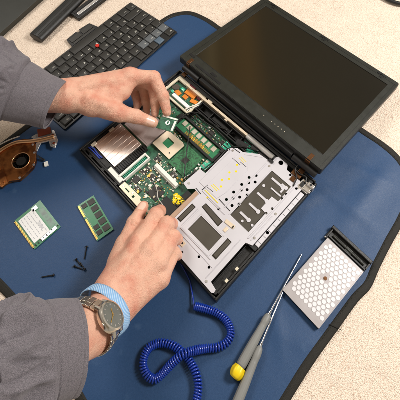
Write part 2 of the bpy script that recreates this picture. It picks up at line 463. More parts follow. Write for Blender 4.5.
# card cage at front left: ridged reflecting metal
mb = MB(); mb.box(.95, 6.9, 2.35, 8.2, 1.0, 2.05)
for i in range(6): mb.box(1.5 + i * .95, 1.56 + i * .95, 2.5, 8.0, 2.04, 2.10)
mb.box(.95, 6.9, 2.3, 2.42, 2.0, 2.14); mb.box(4.0, 4.6, 4.6, 4.7, 2.04, 2.09)
cage = LP('card_cage', mb, M_cage, bevel=.02)
mb = MB(); mb.box(1.6, 7.8, 8.6, 13.6, 1.3, 1.95); mb.box(1.9, 7.5, 8.9, 9.0, 1.94, 2.0); mb.box(3.2, 3.28, 9, 13.4, 1.94, 1.99)
LP('drive_bay_cover', mb, M_film, bevel=.03)
# ribbed black connector
mb = MB(); mb.box(7.15, 8.35, 2.3, 8.4, 1.25, 1.8)
for i in range(15): mb.box(7.2, 8.3, 2.4 + i * .4, 2.6 + i * .4, 1.8, 2.15)
LP('ribbed_connector', mb, M_dark)
# translucent white card slot with green below
mb = MB(); mb.box(8.65, 9.0, 1.8, 7.6, 1.25, 2.2); mb.box(9.75, 9.95, 1.8, 7.6, 1.25, 2.1); mb.box(9.0, 9.75, 1.8, 2.05, 1.25, 2.1); mb.box(9.0, 9.75, 7.3, 7.6, 1.25, 2.1)
sl = LP('card_slot', mb, M_white, bevel=.02)
mb = MB()
for i in range(26): mb.box(9.05, 9.7, 2.15 + i * .195, 2.23 + i * .195, 1.3, 1.9)
LP('contact_row', mb, M_teal, sl)
# strip along the front wall
mb = MB(); mb.box(.75, 10.1, .85, 2.2, .9, 1.95); mb.box(1, 9.9, 1.0, 1.2, 1.94, 2.05); mb.box(4.3, 6.2, 1.3, 2.0, 1.94, 2.08)
fs_ = LP('front_frame', mb, M_dark, bevel=.03)
mb = MB(); mb.box(6.5, 9.8, 1.2, 1.95, 1.951, 2.12, ch=.04); LP('white_cover', mb, M_white, fs_)
mb = MB(); mb.tube([(0.9, 1.7, 2.1), (1.8, 1.9, 2.2), (3., 1.75, 2.2), (4.1, 1.85, 2.1)], .12, 8); mb.tube([(0.8, 1.4, 2.1), (2.1, 1.5, 2.2), (3.9, 1.5, 2.1)], .1, 8)
each('blue_lead', mb, M_blue, lap, smooth=True)
# left-rim clutter
mb = MB(); mb.box(.72, 1.3, 1.9, 2.9, 1.4, 2.25); mb.box(.7, 1.15, 5.8, 6.8, 1.4, 2.2); each('rim_clip', mb, M_tin, lap, bevel=.03)
# beige bracket along the front under the thumb
mb = MB(); mb.prism([(10.25, .75), (14.6, .75), (19.4, .62), (19.4, 1.5), (14.4, 1.7), (14.2, 2.1), (10.25, 1.9)], 2.1, 2.2,
                    holes=[[(11.2, 1.2), (12.2, 1.2), (12.2, 1.4), (11.2, 1.4)], [(13, 1.1), (13.4, 1.1), (13.4, 1.5), (13, 1.5)], [(15.5, .95), (17, .95), (17, 1.2), (15.5, 1.2)]])
br = LP('front_bracket', mb, M_beige)
mb = MB()
for u, v in ((10.7, 1.3), (12.7, 1.6), (14.9, 1.2), (18.2, 1.1)): mb.disc(u, v, 2.2, 2.27, .14, 12)
each('bracket_screw', mb, M_steel, br)
# white edge connector
mb = MB(); mb.box(11.5, 16.8, 7.2, 7.85, 1.25, 2.0); mb.box(11.5, 16.8, 7.0, 7.18, 1.25, 1.7)
for i in range(20): mb.box(11.75 + i * .25, 11.83 + i * .25, 6.85, 7.0, 1.25, 1.4)
LP('edge_connector', mb, M_white, bevel=.02)
# chips
def chip(u0, u1, v0, v1, z=1.25, h=.16, m=M_chip, pins=False, frame=False, name='chip', rot=0.):
    mb = MB(); mb.box(u0, u1, v0, v1, z, z + h, ch=.03, rot=rot)
    o = LP(name, mb, m)
    if pins:
        mb = MB(); a = u0
        while a < u1 - .08:
            mb.box(a, a + .05, v0 - .12, v0, z, z + .06); mb.box(a, a + .05, v1, v1 + .12, z, z + .06); a += .13
        LP('pin_row', mb, M_tin, o)
    return o
c1 = chip(13.9, 16.1, 3.35, 5.45, h=.22)
mb = MB(); mb.prism([(13.7, 3.15), (16.3, 3.15), (16.3, 5.65), (13.7, 5.65)], 1.25, 1.31); LP('chip_base', mb, M_pcb2, c1)
for a in [(10.3, 11.5, 3.0, 4.2, 1), (11.9, 13.1, 2.4, 3.1, 1), (10.4, 11.3, 5.0, 6.4, 1), (12., 13.2, 5.2, 6.2, 1), (17.0, 18., 2.2, 3.1, 1),
          (10.3, 11.3, 8.0, 8.9, 1), (14.2, 15.4, 8.1, 8.9, 1), (16.8, 17.3, 10.2, 11.7, 0), (5.6, 6.8, 14.2, 15.6, 1), (2.2, 3.6, 14.6, 16.4, 1), (19.2, 20.1, 12.8, 13.8, 0),
          (13.2, 14.4, 17.6, 18.9, 1), (16.2, 17.8, 17.7, 18.8, 1)]:
    chip(*a[:4], pins=bool(a[4]))
# processor carrier with square opening and green die
mb = MB(); mb.prism([(8.05, 9.7), (12.4, 9.7), (12.4, 13.2), (11.8, 13.5), (8.05, 13.3)], 1.7, 1.86, holes=[[(9.2, 10.9), (10.8, 10.9), (10.8, 12.4), (9.2, 12.4)]])
mb.disc(11.6, 10.5, 1.86, 1.9, .22)
mb.box(8.4, 12.0, 10.0, 13.0, 1.25, 1.55)
cpu = LP('processor_frame', mb, M_beige)
mb = MB(); mb.box(9.1, 10.9, 10.8, 12.5, 1.55, 1.62); LP('processor_die', mb, M_pcb2, cpu)
mb = MB(); mb.disc(11.6, 10.5, 1.9, 1.94, .12); LP('frame_hole', mb, M_dark, cpu)
# large pin socket
mb = MB(); mb.box(12.5, 16.4, 9.3, 13.9, 1.25, 1.6, ch=.04); mb.box(12.9, 16.0, 9.7, 13.5, 1.6, 1.63); sk = LP('pin_socket', mb, M_sock, bevel=.02)
mb = MB(); mb.box(14, 15, 11, 12.1, 1.63, 1.7); LP('socket_centre', mb, M_chip, sk)
# black lever wires that cross the board
mb = MB(); mb.tube(catmull([L(190, 126, 2.3) + (2.2,), L(188, 142, 2.3) + (2.35,), L(186, 158, 2.3) + (2.3,), L(184, 176, 2.3) + (2.1,)], 5), .1, 8); LP('antenna_cable', mb, M_wireb, smooth=True)
mb = MB(); mb.tube(catmull([L(154, 182, 2) + (1.8,), L(157, 190, 2) + (2.0,), L(158, 198, 2) + (2.,), L(163, 205, 2) + (1.8,)], 5), .07, 8); LP('antenna_cable', mb, M_wireg, smooth=True)
# memory module in its black holder
mb = MB(); mb.box(8., 18.1, 14.4, 14.85, 1.25, 2.0); mb.box(8., 18.1, 17.1, 17.5, 1.25, 2.1); mb.box(17.7, 18.1, 14.85, 17.1, 1.25, 2.0); mb.box(8., 8.3, 14.85, 17.1, 1.25, 2.0)
mb.box(8, 8.5, 16.6, 17.1, 1.9, 2.2); mb.box(17.6, 18.1, 16.6, 17.1, 1.9, 2.2)
hold = LP('memory_holder', mb, M_dark, bevel=.03)
mb = MB(); mb.box(8.35, 17.6, 14.9, 17.0, 1.6, 1.7); LP('memory_board', mb, M_pcb2, hold)
mb = MB()
for i in range(7): mb.box(8.9 + i * 1.2, 9.7 + i * 1.2, 15.9, 16.8, 1.7, 1.85)
each('memory_chip', mb, M_tin, hold)
mb = MB()
for i in range(30): mb.box(10.6 + i * .2, 10.7 + i * .2, 14.95, 15.5, 1.7, 1.72)
for i in range(7): mb.box(11.4 + i * .55, 11.7 + i * .55, 15.0, 15.7, 1.72, 1.86)
LP('gold_fingers', mb, M_gold, hold)
# back-left daughter board
mb = MB(); mb.prism([(.9, 17.9), (8.3, 17.9), (8.3, 23.2), (.9, 23.2)], 1.6, 2.0, holes=[[(1.4, 18.3), (7.9, 18.3), (7.9, 22.0), (1.4, 22.0)]])
mb.box(1.0, 4.6, 22.1, 23.1, 2.0, 2.1)
fr = LP('modem_frame', mb, M_cream, bevel=.04)
mb = MB(); mb.box(1.42, 7.88, 18.32, 21.98, 1.2, 1.45); LP('modem_board', mb, M_pcb, fr)
mb = MB(); mb.box(4.2, 6.6, 20.9, 21.9, 1.46, 1.8, rot=.08); mb.box(2.7, 4.0, 19.6, 20.5, 1.5, 1.7, rot=-.1); mb.box(6.3, 7.7, 20.3, 21.1, 1.5, 1.72, rot=.3); mb.box(4.6, 5.6, 19.9, 20.7, 1.5, 1.75)
each('orange_tape', mb, M_orange, fr, bevel=.05)
mb = MB(); mb.box(3.0, 7.3, 18.75, 19.45, 1.5, 1.9, ch=.05); LP('modem_label', mb, M_label, fr)
mb = MB(); mb.disc(2.3, 20.6, 1.46, 1.85, .65); mb.box(1.6, 2.2, 18.5, 19.3, 1.46, 1.7); LP('battery_cell', mb, M_mylar, fr, bevel=.05)
mb = MB(); mb.box(3.1, 3.9, 20.9, 21.5, 1.46, 1.7); mb.box(2.1, 2.7, 19.3, 19.8, 1.46, 1.65); each('teal_part', mb, M_teal, fr)
mb = MB(); mb.box(4.0, 5.5, 22.2, 23.0, 2.1, 2.3, ch=.06); mb.box(6.9, 7.7, 21.5, 21.9, 1.5, 2.0); each('maroon_tape', mb, M_wirer, fr, bevel=.05)
mb = MB()
mb.tube(catmull([(7.9, 21.7, 1.8), (8.2, 21, 2.1), (7.9, 20, 2.1), (7.4, 19.1, 1.9), (7.2, 18.3, 1.9)], 5), .12, 8)
mb.tube(catmull([(8.1, 21.5, 1.8), (8.5, 20.8, 2.1), (8.2, 19.7, 2.1), (7.7, 18.8, 1.9), (7.7, 18.1, 1.9)], 5), .1, 8)
each('white_lead', mb, M_white, fr, smooth=True)
# fan channel and cable troughs behind the boards
mb = MB()
mb.box(8.4, 22, 19.55, 19.8, 1.2, 2.2); mb.box(8.4, 19.0, 21.35, 21.55, 1.2, 2.3); mb.box(8.4, 8.7, 19.8, 21.35, 1.2, 2.2)
for u in (11.5, 16.2, 18.6): mb.box(u, u + .2, 19.8, 21.35, 1.0, 2.0)
mb.box(8.7, 18.9, 20.1, 20.3, .8, 1.9); mb.box(12, 16, 20.5, 21.1, .8, 1.6)
mb.box(1.0, 32.5, 22.75, 23.28, .7, 2.45)
LP('fan_channel', mb, M_dark, bevel=.03)
mb = MB(); mb.tube(catmull([(8.6, 19.1, 1.6), (11, 18.9, 2.0), (14, 19.2, 2.1), (17, 19.1, 2.1), (19.5, 18.6, 1.9)], 5), .13, 8)
mb.tube(catmull([(8.6, 18.3, 1.6), (12, 18.2, 1.9), (15.5, 17.8, 2.2), (19.5, 17.8, 2.0), (20.3, 15, 1.8)], 5), .11, 8)
each('black_cable', mb, M_wireb, lap, smooth=True)
mb = MB(); mb.tube(catmull([(18.3, 12.6, 1.7), (18.6, 15, 2.2), (18.4, 17.5, 2.3), (19.5, 19.6, 2.3), (22.5, 21.3, 2.3)], 6), .14, 8)
mb.tube(catmull([(8.3, 14.2, 1.7), (8.0, 16, 2.1), (8.4, 18.2, 2.2), (10, 19.5, 2.2), (13, 19.6, 2.2), (16, 20.6, 2.1)], 6), .12, 8)
mb.tube(catmull([(16.8, 8.8, 1.8), (17.2, 10.5, 2.1), (17.9, 12.2, 2.0), (18.2, 14.2, 2.1)], 6), .1, 8)
each('black_cable', mb, M_wireb, lap, smooth=True)
mb = MB(); mb.box(18.3, 20.6, 19.7, 20.9, 1.25, 2.1, rot=.2, ch=.05); mb.box(20.9, 22.2, 20.9, 21.5, 1.25, 2.2, ch=.05); mb.box(18.25, 18.55, 14.6, 17.8, 1.25, 2.2); mb.box(7.2, 7.9, 14.5, 17.4, 1.25, 1.9, ch=.05); mb.box(22.5, 24.6, 21.0, 21.5, 1.25, 2.1, ch=.05)
each('black_clip', mb, M_dark, lap, bevel=.03)
# beige rail and bright tube at the hinge side
mb = MB(); mb.box(3.6, 19.2, 21.9, 22.35, 1.6, 2.5); mb.box(9, 10, 22.35, 22.7, 1.6, 2.45); mb.box(14, 14.6, 21.6, 21.9, 1.6, 2.4)
for u in (5.3, 12.2, 17.1): mb.disc(u, 22.1, 2.5, 2.58, .13, 10)
LP('rear_rail', mb, M_beige, bevel=.04)
mb = MB(); mb.tube([(19.2, 22.0, 2.35), (25.1, 22.0, 2.35)], .5, 24); LP('hinge_tube', mb, M_steel, smooth='auto')
mb = MB(); mb.tube([(25.1, 22.0, 2.35), (25.4, 22.0, 2.35)], .52, 20); mb.box(24.8, 25.7, 21.0, 21.4, 2.0, 2.7); LP('tube_cap', mb, M_dark)
# magnesium shield over the right half
SP = [(17.4, 8.4), (17.6, 12.0), (18.8, 12.1), (18.7, 18.3), (19.5, 19.1), (20.7, 19.2), (23.0, 20.9), (25.2, 21.1), (25.3, 22.3), (25.7, 22.9), (26.3, 23.2), (27.0, 23.1), (27.7, 22.6), (28.1, 21.9),
      (30.9, 21.9), (31.9, 21.2), (31.9, 9.0), (30.9, 8.6), (30.9, 1.2), (32.1, .95), (32.2, .45), (31.9, .25), (29.4, .3), (23.8, .4), (22.0, 1.4), (20.55, 3.0), (20.55, 8.9), (19.4, 9.0), (18.6, 8.2)]
def circ(u, v, r, n=12): return [(u + r * math.cos(2 * math.pi * k / n), v + r * math.sin(2 * math.pi * k / n)) for k in range(n)]
def rc(u0, u1, v0, v1): return [(u0, v0), (u1, v0), (u1, v1), (u0, v1)]
BIG = [(26.4, 10.0), (26.4, 20.1), (30.4, 20.1), (30.4, 16.8), (29.2, 16.7), (29.2, 14.1), (30.2, 14.0), (30.2, 10.0)]
holes = [rc(23.25, 27.75, 3.9, 6.75), rc(20.85, 21.7, 3.8, 7.1), [(22.3, 7.75), (26.3, 7.35), (26.3, 8.45), (22.4, 8.65)], rc(28.5, 29.35, 3.75, 7.2), BIG, circ(26.6, 22.2, .42, 16)]
dots = [(220 + x / 5, 130 + y / 5) for x, y in [(32, 352), (65, 345), (98, 340), (68, 315), (105, 305), (135, 303), (108, 277), (143, 268), (175, 265), (145, 242), (180, 232), (60, 382), (95, 375), (135, 330)]]
for x, y in dots: holes.append(circ(*L(x, y), .25, 12))
for x, y in [(199, 257.5), (209, 268), (218.5, 210), (230.5, 158.5), (229, 150.5)]: holes.append(circ(*L(x, y), .2, 10))
for x, y in [(282, 199.5), (286, 195), (296, 189.5), (266, 214), (272, 209.5), (290, 176), (252, 226)]: holes.append(circ(*L(x, y), .22, 8))
mb = MB(); mb.prism(SP, 2.3, 2.4, holes=holes)
shield = LP('palm_rest_shield', mb, M_shield)
mb = MB(); mb.prism([(19.1, 10.3), (23.1, 10.3), (23.5, 12), (23.5, 17.2), (22.4, 18.6), (19.9, 18.6), (19.1, 17.6)], 2.395, 2.47); LP('raised_panel', mb, M_shield, shield, bevel=.07)
mb = MB(); mb.prism([(22.4, 3.35), (28.3, 3.35), (28.3, 7.2), (22.4, 7.2)], 2.395, 2.45, holes=[rc(23.05, 27.95, 3.7, 6.95)]); LP('touchpad_frame', mb, M_shield, shield, bevel=.04)
mb = MB()  # turned-down lips
for i in range(len(SP)):
    a, b = np.array(SP[i]), np.array(SP[(i + 1) % len(SP)])
    if i in (14, 15, 16, 18, 22, 23): mb.add([(*a, 2.295), (*b, 2.295), (*b, 1.7), (*a, 1.7)], [(0, 1, 2, 3)])
each('shield_lip', mb, M_shield, shield)
mb = MB()
mb.box(22.3, 28.8, 3.2, 3.32, 2.4, 2.52)
mb.box(22.0, 25.8, 9.35, 9.42, 2.4, 2.5, ch=.03); mb.box(24.85, 25.02, 10.2, 20.4, 2.4, 2.5); mb.box(20.4, 20.5, 10.8, 18.4, 2.4, 2.49, ch=.03); mb.box(30.7, 30.86, 9.3, 21.2, 2.4, 2.54); mb.box(31.2, 31.28, 9.3, 14.4, 2.4, 2.5); mb.box(20.6, 24.8, 9.6, 9.75, 2.4, 2.5); mb.box(18.9, 19.0, 12.5, 18.0, 2.4, 2.48)
mb.box(26.2, 26.27, 9.8, 20.4, 2.4, 2.45); mb.box(30.0, 30.08, 1.0, 8.4, 2.4, 2.5, ch=.03); mb.box(23.2, 29.8, 2.6, 2.67, 2.4, 2.49, ch=.03); mb.box(22.1, 22.16, 3.6, 7.2, 2.4, 2.48)
mb.box(21.0, 24.0, 19.9, 19.97, 2.4, 2.46, rot=.6)
LP('shield_ridge', mb, M_shield, shield, bevel=.015)
mb = MB()
def slot(x0, y0, x1, y1, w=.1, z=2.39, h=.086, m=None):
    a, b = np.array(L(x0, y0)), np.array(L(x1, y1)); d = (b - a) / np.linalg.norm(b - a) * .5 * w; n = np.array([-d[1], d[0]])
    m.prism([tuple(a - n), tuple(b - n), tuple(b + n), tuple(a + n)], z, z + h)
for q in [(202, 191, 208, 186), (207, 188, 213, 193), (219, 200, 230, 212), (238, 143.5, 243, 148), (232, 159, 240, 166), (196, 189, 201, 195), (240, 163, 246, 168), (233, 149, 240, 154)]: slot(*q, w=.09, m=mb)
each('shield_slot', mb, M_dark, shield)
mb = MB()
for x, y in [(170 + a / 5, 140 + b / 5) for a, b in [(335, 130), (330, 163), (297, 168), (295, 200), (260, 205), (255, 238)]]:
    u, v = L(x, y); mb.disc(u, v, 2.39, 2.478, .19, 12)
for q in [(239, 159, 244, 164), (241, 158, 246, 163), (211, 186, 217, 192), (205, 191, 218, 204), (213, 185, 219, 191)]: slot(*q, w=.1, m=mb)
mb.disc(*L(207.5, 198.5), 2.402, 2.42, .16)
each('yellow_mark', mb, M_yellow, shield)
# dark insulating film seen through the openings
mb = MB(); mb.box(23.0, 28.0, 3.65, 7.0, 2.2, 2.27); LP('touchpad_film', mb, M_mylar, shield)
mb = MB(); mb.box(20.65, 21.9, 3.6, 7.3, 2.2, 2.27); mb.box(22.1, 26.5, 7.25, 8.8, 2.2, 2.27); mb.box(28.3, 29.5, 3.6, 7.4, 2.2, 2.27)
mb.box(20.95, 21.6, 3.95, 6.95, 2.27, 2.5, ch=.08); mb.box(28.62, 29.25, 3.9, 7.05, 2.27, 2.5, ch=.08)
mb.prism([(22.45, 7.88), (26.15, 7.5), (26.15, 8.32), (22.5, 8.5)], 2.27, 2.48)
each('rubber_pad', mb, M_mylar, shield, bevel=.03)
mb = MB(); mb.box(26.3, 30.5, 9.9, 20.2, 2.2, 2.27); LP('dark_film', mb, M_mylar, shield)
mb = MB()
for u, v, l in [(27.2, 11.2, 1.8), (27.3, 13.2, 1.9), (27.1, 15.4, 2.0), (27.2, 18.9, 2.3), (29.0, 19.2, .9)]: mb.box(u, u + l, v, v + .4, 2.27, 2.39, ch=.03); mb.disc(u + l, v + .2, 2.27, 2.385, .34, 12)
mb.disc(27.1, 17.2, 2.27, 2.39, .24, 12); mb.box(29.6, 29.9, 18.2, 19.6, 2.27, 2.388); mb.box(28.2, 30.2, 17.6, 17.85, 2.27, 2.39)
mb.disc(28.4, 10.6, 2.27, 2.388, .2, 12)
each('spring_tab', mb, M_shield, shield)
mb = MB()
for u, v in [(31.4, 20.8), (31.4, 15), (31.4, 10), (19.3, 18.2), (18.1, 9.0), (22.6, 2.0), (30.4, .8), (25.6, 20.4)]:
    mb.disc(u, v, 2.4, 2.5, .19, 14); mb.disc(u, v, 2.5, 2.505, .07, 6)
each('shield_screw', mb, M_steel, shield)
# small assemblies near the touchpad frame
mb = MB(); mb.box(22.2, 24.6, 1.5, 2.3, 2.4, 2.5); mb.box(22.9, 23.6, 1.7, 2.1, 2.5, 2.62); mb.box(26.5, 28.2, 8.6, 9.2, 2.4, 2.55, rot=.1)
mb.box(27.2, 27.7, 7.5, 8.3, 2.4, 2.52)
each('ribbon_clamp', mb, M_beige, shield, bevel=.03)
mb = MB(); mb.box(23.0, 23.2, 1.8, 2.0, 2.62, 2.64); mb.box(24.0, 24.3, 1.75, 2.05, 2.5, 2.52); mb.box(24.9, 25.2, .9, 1.2, 2.4, 2.42); mb.box(27.9, 28.1, 8.7, 9.1, 2.55, 2.58)
each('clamp_hole', mb, M_dark, shield)
# tan bar left of the touchpad frame and black blocks added for the shade in the gap beside it
mb = MB(); mb.box(19.75, 20.5, 3.0, 9.9, 1.6, 2.36, ch=.04); LP('tan_bar', mb, mat('tan_plastic', (176, 146, 122), .45), bevel=.03)
mb = MB(); mb.box(16.8, 19.7, 3.2, 5.2, 1.25, 1.75); mb.box(18.6, 19.5, 5.2, 8.2, 1.25, 1.9); LP('gap_shade_block', mb, M_dark, bevel=.03)
# crumpled yellow tape
mb = MB(); rng = random.Random(5); K_ = []; G_ = 15
for i in range(G_):
    for j in range(G_):
        u = 17.5 + i * .16 + rng.uniform(-.05, .05); v = 5.1 + j * .135 + rng.uniform(-.05, .05)
        e = 1 - ((i - 7) / 7.6) ** 2 - ((j - 7) / 7.6) ** 2
        K_.append((u, v, 1.8 + max(0, e) * .12 + .12 * abs(mnoise.noise(Vector((i * .33, j * .36, 2.)))) + .16 * mnoise.noise(Vector((i * .8, j * .8, 7.)))))
mb.v = K_
for i in range(G_ - 1):
    for j in range(G_ - 1):
        if math.hypot(i - 6.5, j - 6.5) < 6.3 + 1.1 * math.sin(3 * math.atan2(j - 6.5, i - 6.5)) and rng.random() > .05: mb.f.append((i * G_ + j, (i + 1) * G_ + j, (i + 1) * G_ + j + 1, i * G_ + j + 1)); mb.mi.append(0)
ya = LP('yellow_tape', mb, M_yellow); sm = ya.modifiers.new('thick', 'SOLIDIFY'); sm.thickness = .0004
# bay at front right with two white clips
mb = MB(); mb.box(30.95, 32.7, .6, 8.7, .71, 1.3); mb.box(31.05, 31.2, 1.3, 8.4, 1.3, 1.7); mb.box(32.4, 32.7, .9, 8.6, 1.3, 1.9); mb.box(31, 32.7, 8.7, 9.3, .71, 2.15)
bay = LP('battery_bay', mb, M_black, bevel=.04)
mb = MB()
for v in (2.9, 5.1): mb.box(32.15, 32.55, v - .25, v + .25, 1.91, 2.1)
each('bay_clip', mb, M_cream, bay, bevel=.03)
mb = MB(); mb.box(32.02, 32.72, 9.4, 20.6, 1.2, 2.3, ch=.05)
for i in range(9): mb.box(32.12, 32.7, 10 + i * 1.15, 10.1 + i * 1.15, 2.2, 2.3)
LP('side_frame', mb, M_shield, bevel=.02)
# ports block at the back right corner
mb = MB(); mb.box(31.0, 33.0, 20.9, 22.6, 1.0, 2.5, ch=.05); mb.box(32.0, 33.2, 21.1, 21.6, 1.6, 2.7); mb.box(32.0, 33.25, 22.0, 22.7, 1.2, 2.9, ch=.1)
pb = LP('port_block', mb, M_steel, bevel=.04)
mb = MB(); mb.box(31.2, 31.8, 21.2, 22.2, 2.5, 2.62); mb.box(33.2, 33.27, 21.2, 21.5, 1.8, 2.4); mb.disc(32.6, 22.35, 2.9, 2.93, .2); LP('port_opening', mb, M_dark, pb)
mb = MB(); mb.box(28.9, 30.6, 21.95, 22.8, 1.9, 2.7, rot=.05); mb.box(29.4, 30.2, 20.9, 21.8, 2.4, 2.6); LP('cable_clamp', mb, M_brown, bevel=.05)
mb = MB()
mb.tube(catmull([(28.8, 23.0, 2.6), (30, 22.6, 2.9), (31.2, 22.9, 2.9), (31.8, 22.0, 2.7)], 6), .12, 8)
mb.tube(catmull([(30.6, 20.4, 2.5), (30.2, 21.8, 2.9), (29.2, 22.6, 2.9), (29.0, 23.6, 3.2)], 6), .1, 8)
each('display_cable', mb, M_wireb, lap, smooth=True)
mb = MB(); mb.box(19.4, 23.2, 19.8, 21.4, 1.25, 1.6, rot=.1); mb.box(17.0, 18.3, 12.6, 19.2, 1.25, 1.55); LP('teal_board', mb, M_teal, board)
# small surface components; a hundred on their own, the rest as one
cols = [M_tin, M_cream, M_chip, M_gold, M_white, M_steel]
zones = [(10.2, 16.9, 2.2, 6.9, 210), (10.1, 17.2, 7.95, 9.3, 80), (2, 8, 13.8, 17.7, 90), (8.2, 12, 13.55, 14.3, 30), (9, 20, 17.6, 19.3, 110), (16.4, 18.4, 2.0, 3.2, 20), (1.6, 7.8, 18.4, 21.8, 50), (19, 24.6, 19.2, 20.5, 26), (16.5, 17.4, 8.6, 14, 40), (17.1, 18.2, 12.7, 19, 36)]
rng = random.Random(11); allc = []
for u0_, u1_, v0_, v1_, n in zones:
    for _ in range(n):
        big = rng.random() < .16
        w, h = (rng.uniform(.25, .5), rng.uniform(.2, .4)) if big else (rng.uniform(.08, .2), rng.uniform(.06, .13))
        if rng.random() < .5: w, h = h, w
        u = rng.uniform(u0_, u1_); v = rng.uniform(v0_, v1_)
        allc.append((w * h, u, v, w, h, rng.uniform(.06, .2) + (.1 if big else 0), rng.choice(cols)))
allc.sort(key=lambda t: -t[0])
for a in allc[:90]:
    _, u, v, w, h, z, m = a
    mb = MB(); mb.box(u - w / 2, u + w / 2, v - h / 2, v + h / 2, 1.25, 1.35 + z, ch=.02); LP('capacitor', mb, m)
mb = MB()
for _, u, v, w, h, z, m in allc[90:]: mb.box(u - w / 2, u + w / 2, v - h / 2, v + h / 2, 1.25, 1.3 + z, mi=cols.index(m))
o = LP('surface_components', mb, cols); o['kind'] = 'stuff'

# lid, opened flat behind the base
LB, LV, LSA = 5.2, 24.5, -.09
def lf(u, w, t): return (u, LV + w * math.cos(LSA) - t * math.sin(LSA), LB + w * math.sin(LSA) + t * math.cos(LSA))
U0, U1, W0, W1 = -.7, 32.7, -.05, 25.5
def rrect(u0, u1, w0, w1, r, n=4):
    out = []
    for cx, cy, a in ((u1 - r, w1 - r, 0), (u0 + r, w1 - r, 90), (u0 + r, w0 + r, 180), (u1 - r, w0 + r, 270)):
        for k in range(n + 1): q = R(a + 90 * k / n); out.append((cx + r * math.cos(q), cy + r * math.sin(q)))
    return out
mb = MB(); mb.prism(rrect(U0, U1, W0, W1, .35), -1.5, -.12); mb.xf(lf); lid = LP('lid', mb, M_lid2, bevel=.12)
mb = MB(); mb.prism(rrect(U0 + .06, U1 - .06, W0 + .06, W1 - .06, .3), -.12, .05, holes=[rc(1.3, 31.2, 2.5, 23.6)]); mb.xf(lf); LP('bezel', mb, M_lid, lid, bevel=.04)
mb = MB(); mb.prism([(1.1, 2.3), (31.4, 2.3), (31.4, 23.8), (1.1, 23.8)], -.11, -.07); mb.xf(lf); LP('screen', mb, M_screen, lid)
mb = MB(); mb.prism(rc(U0 + .3, U1 - .3, 24.5, 24.56), .05, .07); mb.prism(rc(1.2, 31.3, 2.38, 2.44), .05, .08); mb.prism(rc(.4, .46, 1, 24.5), .05, .08); mb.prism(rc(32.1, 32.16, 1, 24.5), .05, .08); mb.xf(lf); LP('bezel_seam', mb, M_dark, lid)
for u in (2.6, 15.9, 29.2):
    mb = MB(); mb.prism(rc(u - .9, u - .1, 24.7, 25.1), .05, .16); mb.prism(rc(u + .2, u + 1.0, 24.75, 25.05), .05, .1); mb.prism(rc(u - .2, u + .5, 24.1, 24.4), .05, .12); mb.prism(circ(u + .1, 24.95, .13), .05, .22); mb.xf(lf)
    LP('latch_slot', mb, M_dark, lid)
mb = MB()
for u in (19.5, 21.3, 22.0, 22.7, 23.4, 24.1): mb.prism(circ(u, 1.3, .09, 8), .05, .08)
mb.xf(lf); each('status_light', mb, M_tin, lid)
mb = MB()
for u, w in ((.3, 1.6), (6.5, 1.2)): mb.prism(rc(u, u + 1.3, w, w + .5), .05, .12)
mb.prism(rc(3.0, 9.5, .5, 1.0), .05, .12); mb.xf(lf); each('bezel_clip', mb, M_dark, lid)
for u in (1.3, 29.6):
    mb = MB(); mb.box(u, u + .9, 22.9, 24.45, 2.5, 2.75); mb.box(u, u + .9, 24.3, 24.45, 2.5, 5.1)
    s0 = len(mb.v); mb.prism(rc(u + .1, u + .8, .0, 1.3), .06, .14); mb.xf(lf, s0)
    LP('hinge_bracket', mb, M_brown, lid, bevel=.04)
mb = MB()
for a, b in ((1, 5.2), (27.6, 32.3)): mb.tube([(a, 24.0, 3.6), (b, 24.0, 3.6)], .62, 20)
mb.box(5.4, 27.4, 23.75, 24.4, 2.7, 4.2)
LP('hinge_barrel', mb, M_dark, lid, smooth='auto', bevel=.03)

# ------------------------------------------------------------------ keyboard
KA = P(131, 3, .6); KR = R(-130)
kb = thing('laptop_keyboard', 'removed black laptop keyboard with a red pointing stick lying partly on the carpet', 'keyboard', (KA[0], KA[1], .0), KR)
kz = .35
mb = MB(); mb.prism(rrect(-.15, 30.2, -.3, 14.15, .3), kz, kz + .25)
mb.prism([(9.6, -.3), (10.1, -2.6), (12.7, -2.9), (12.9, -2.4), (13.4, -2.4), (13.6, -2.9), (16.3, -2.7), (16.7, -.3)], kz, kz + .32)
base = part('backplate', mb, M_dark, kb, bevel=.05)
mb = MB(); mb.box(10.3, 13.0, -2.3, -1.0, kz + .32, kz + .5, ch=.06); mb.box(13.3, 16.1, -2.3, -1.0, kz + .32, kz + .5, ch=.06); mb.box(10.4, 16.0, -.85, -.3, kz + .32, kz + .42, ch=.03)
each('pointer_button', mb, M_key, kb, bevel=.04)
geo = {}
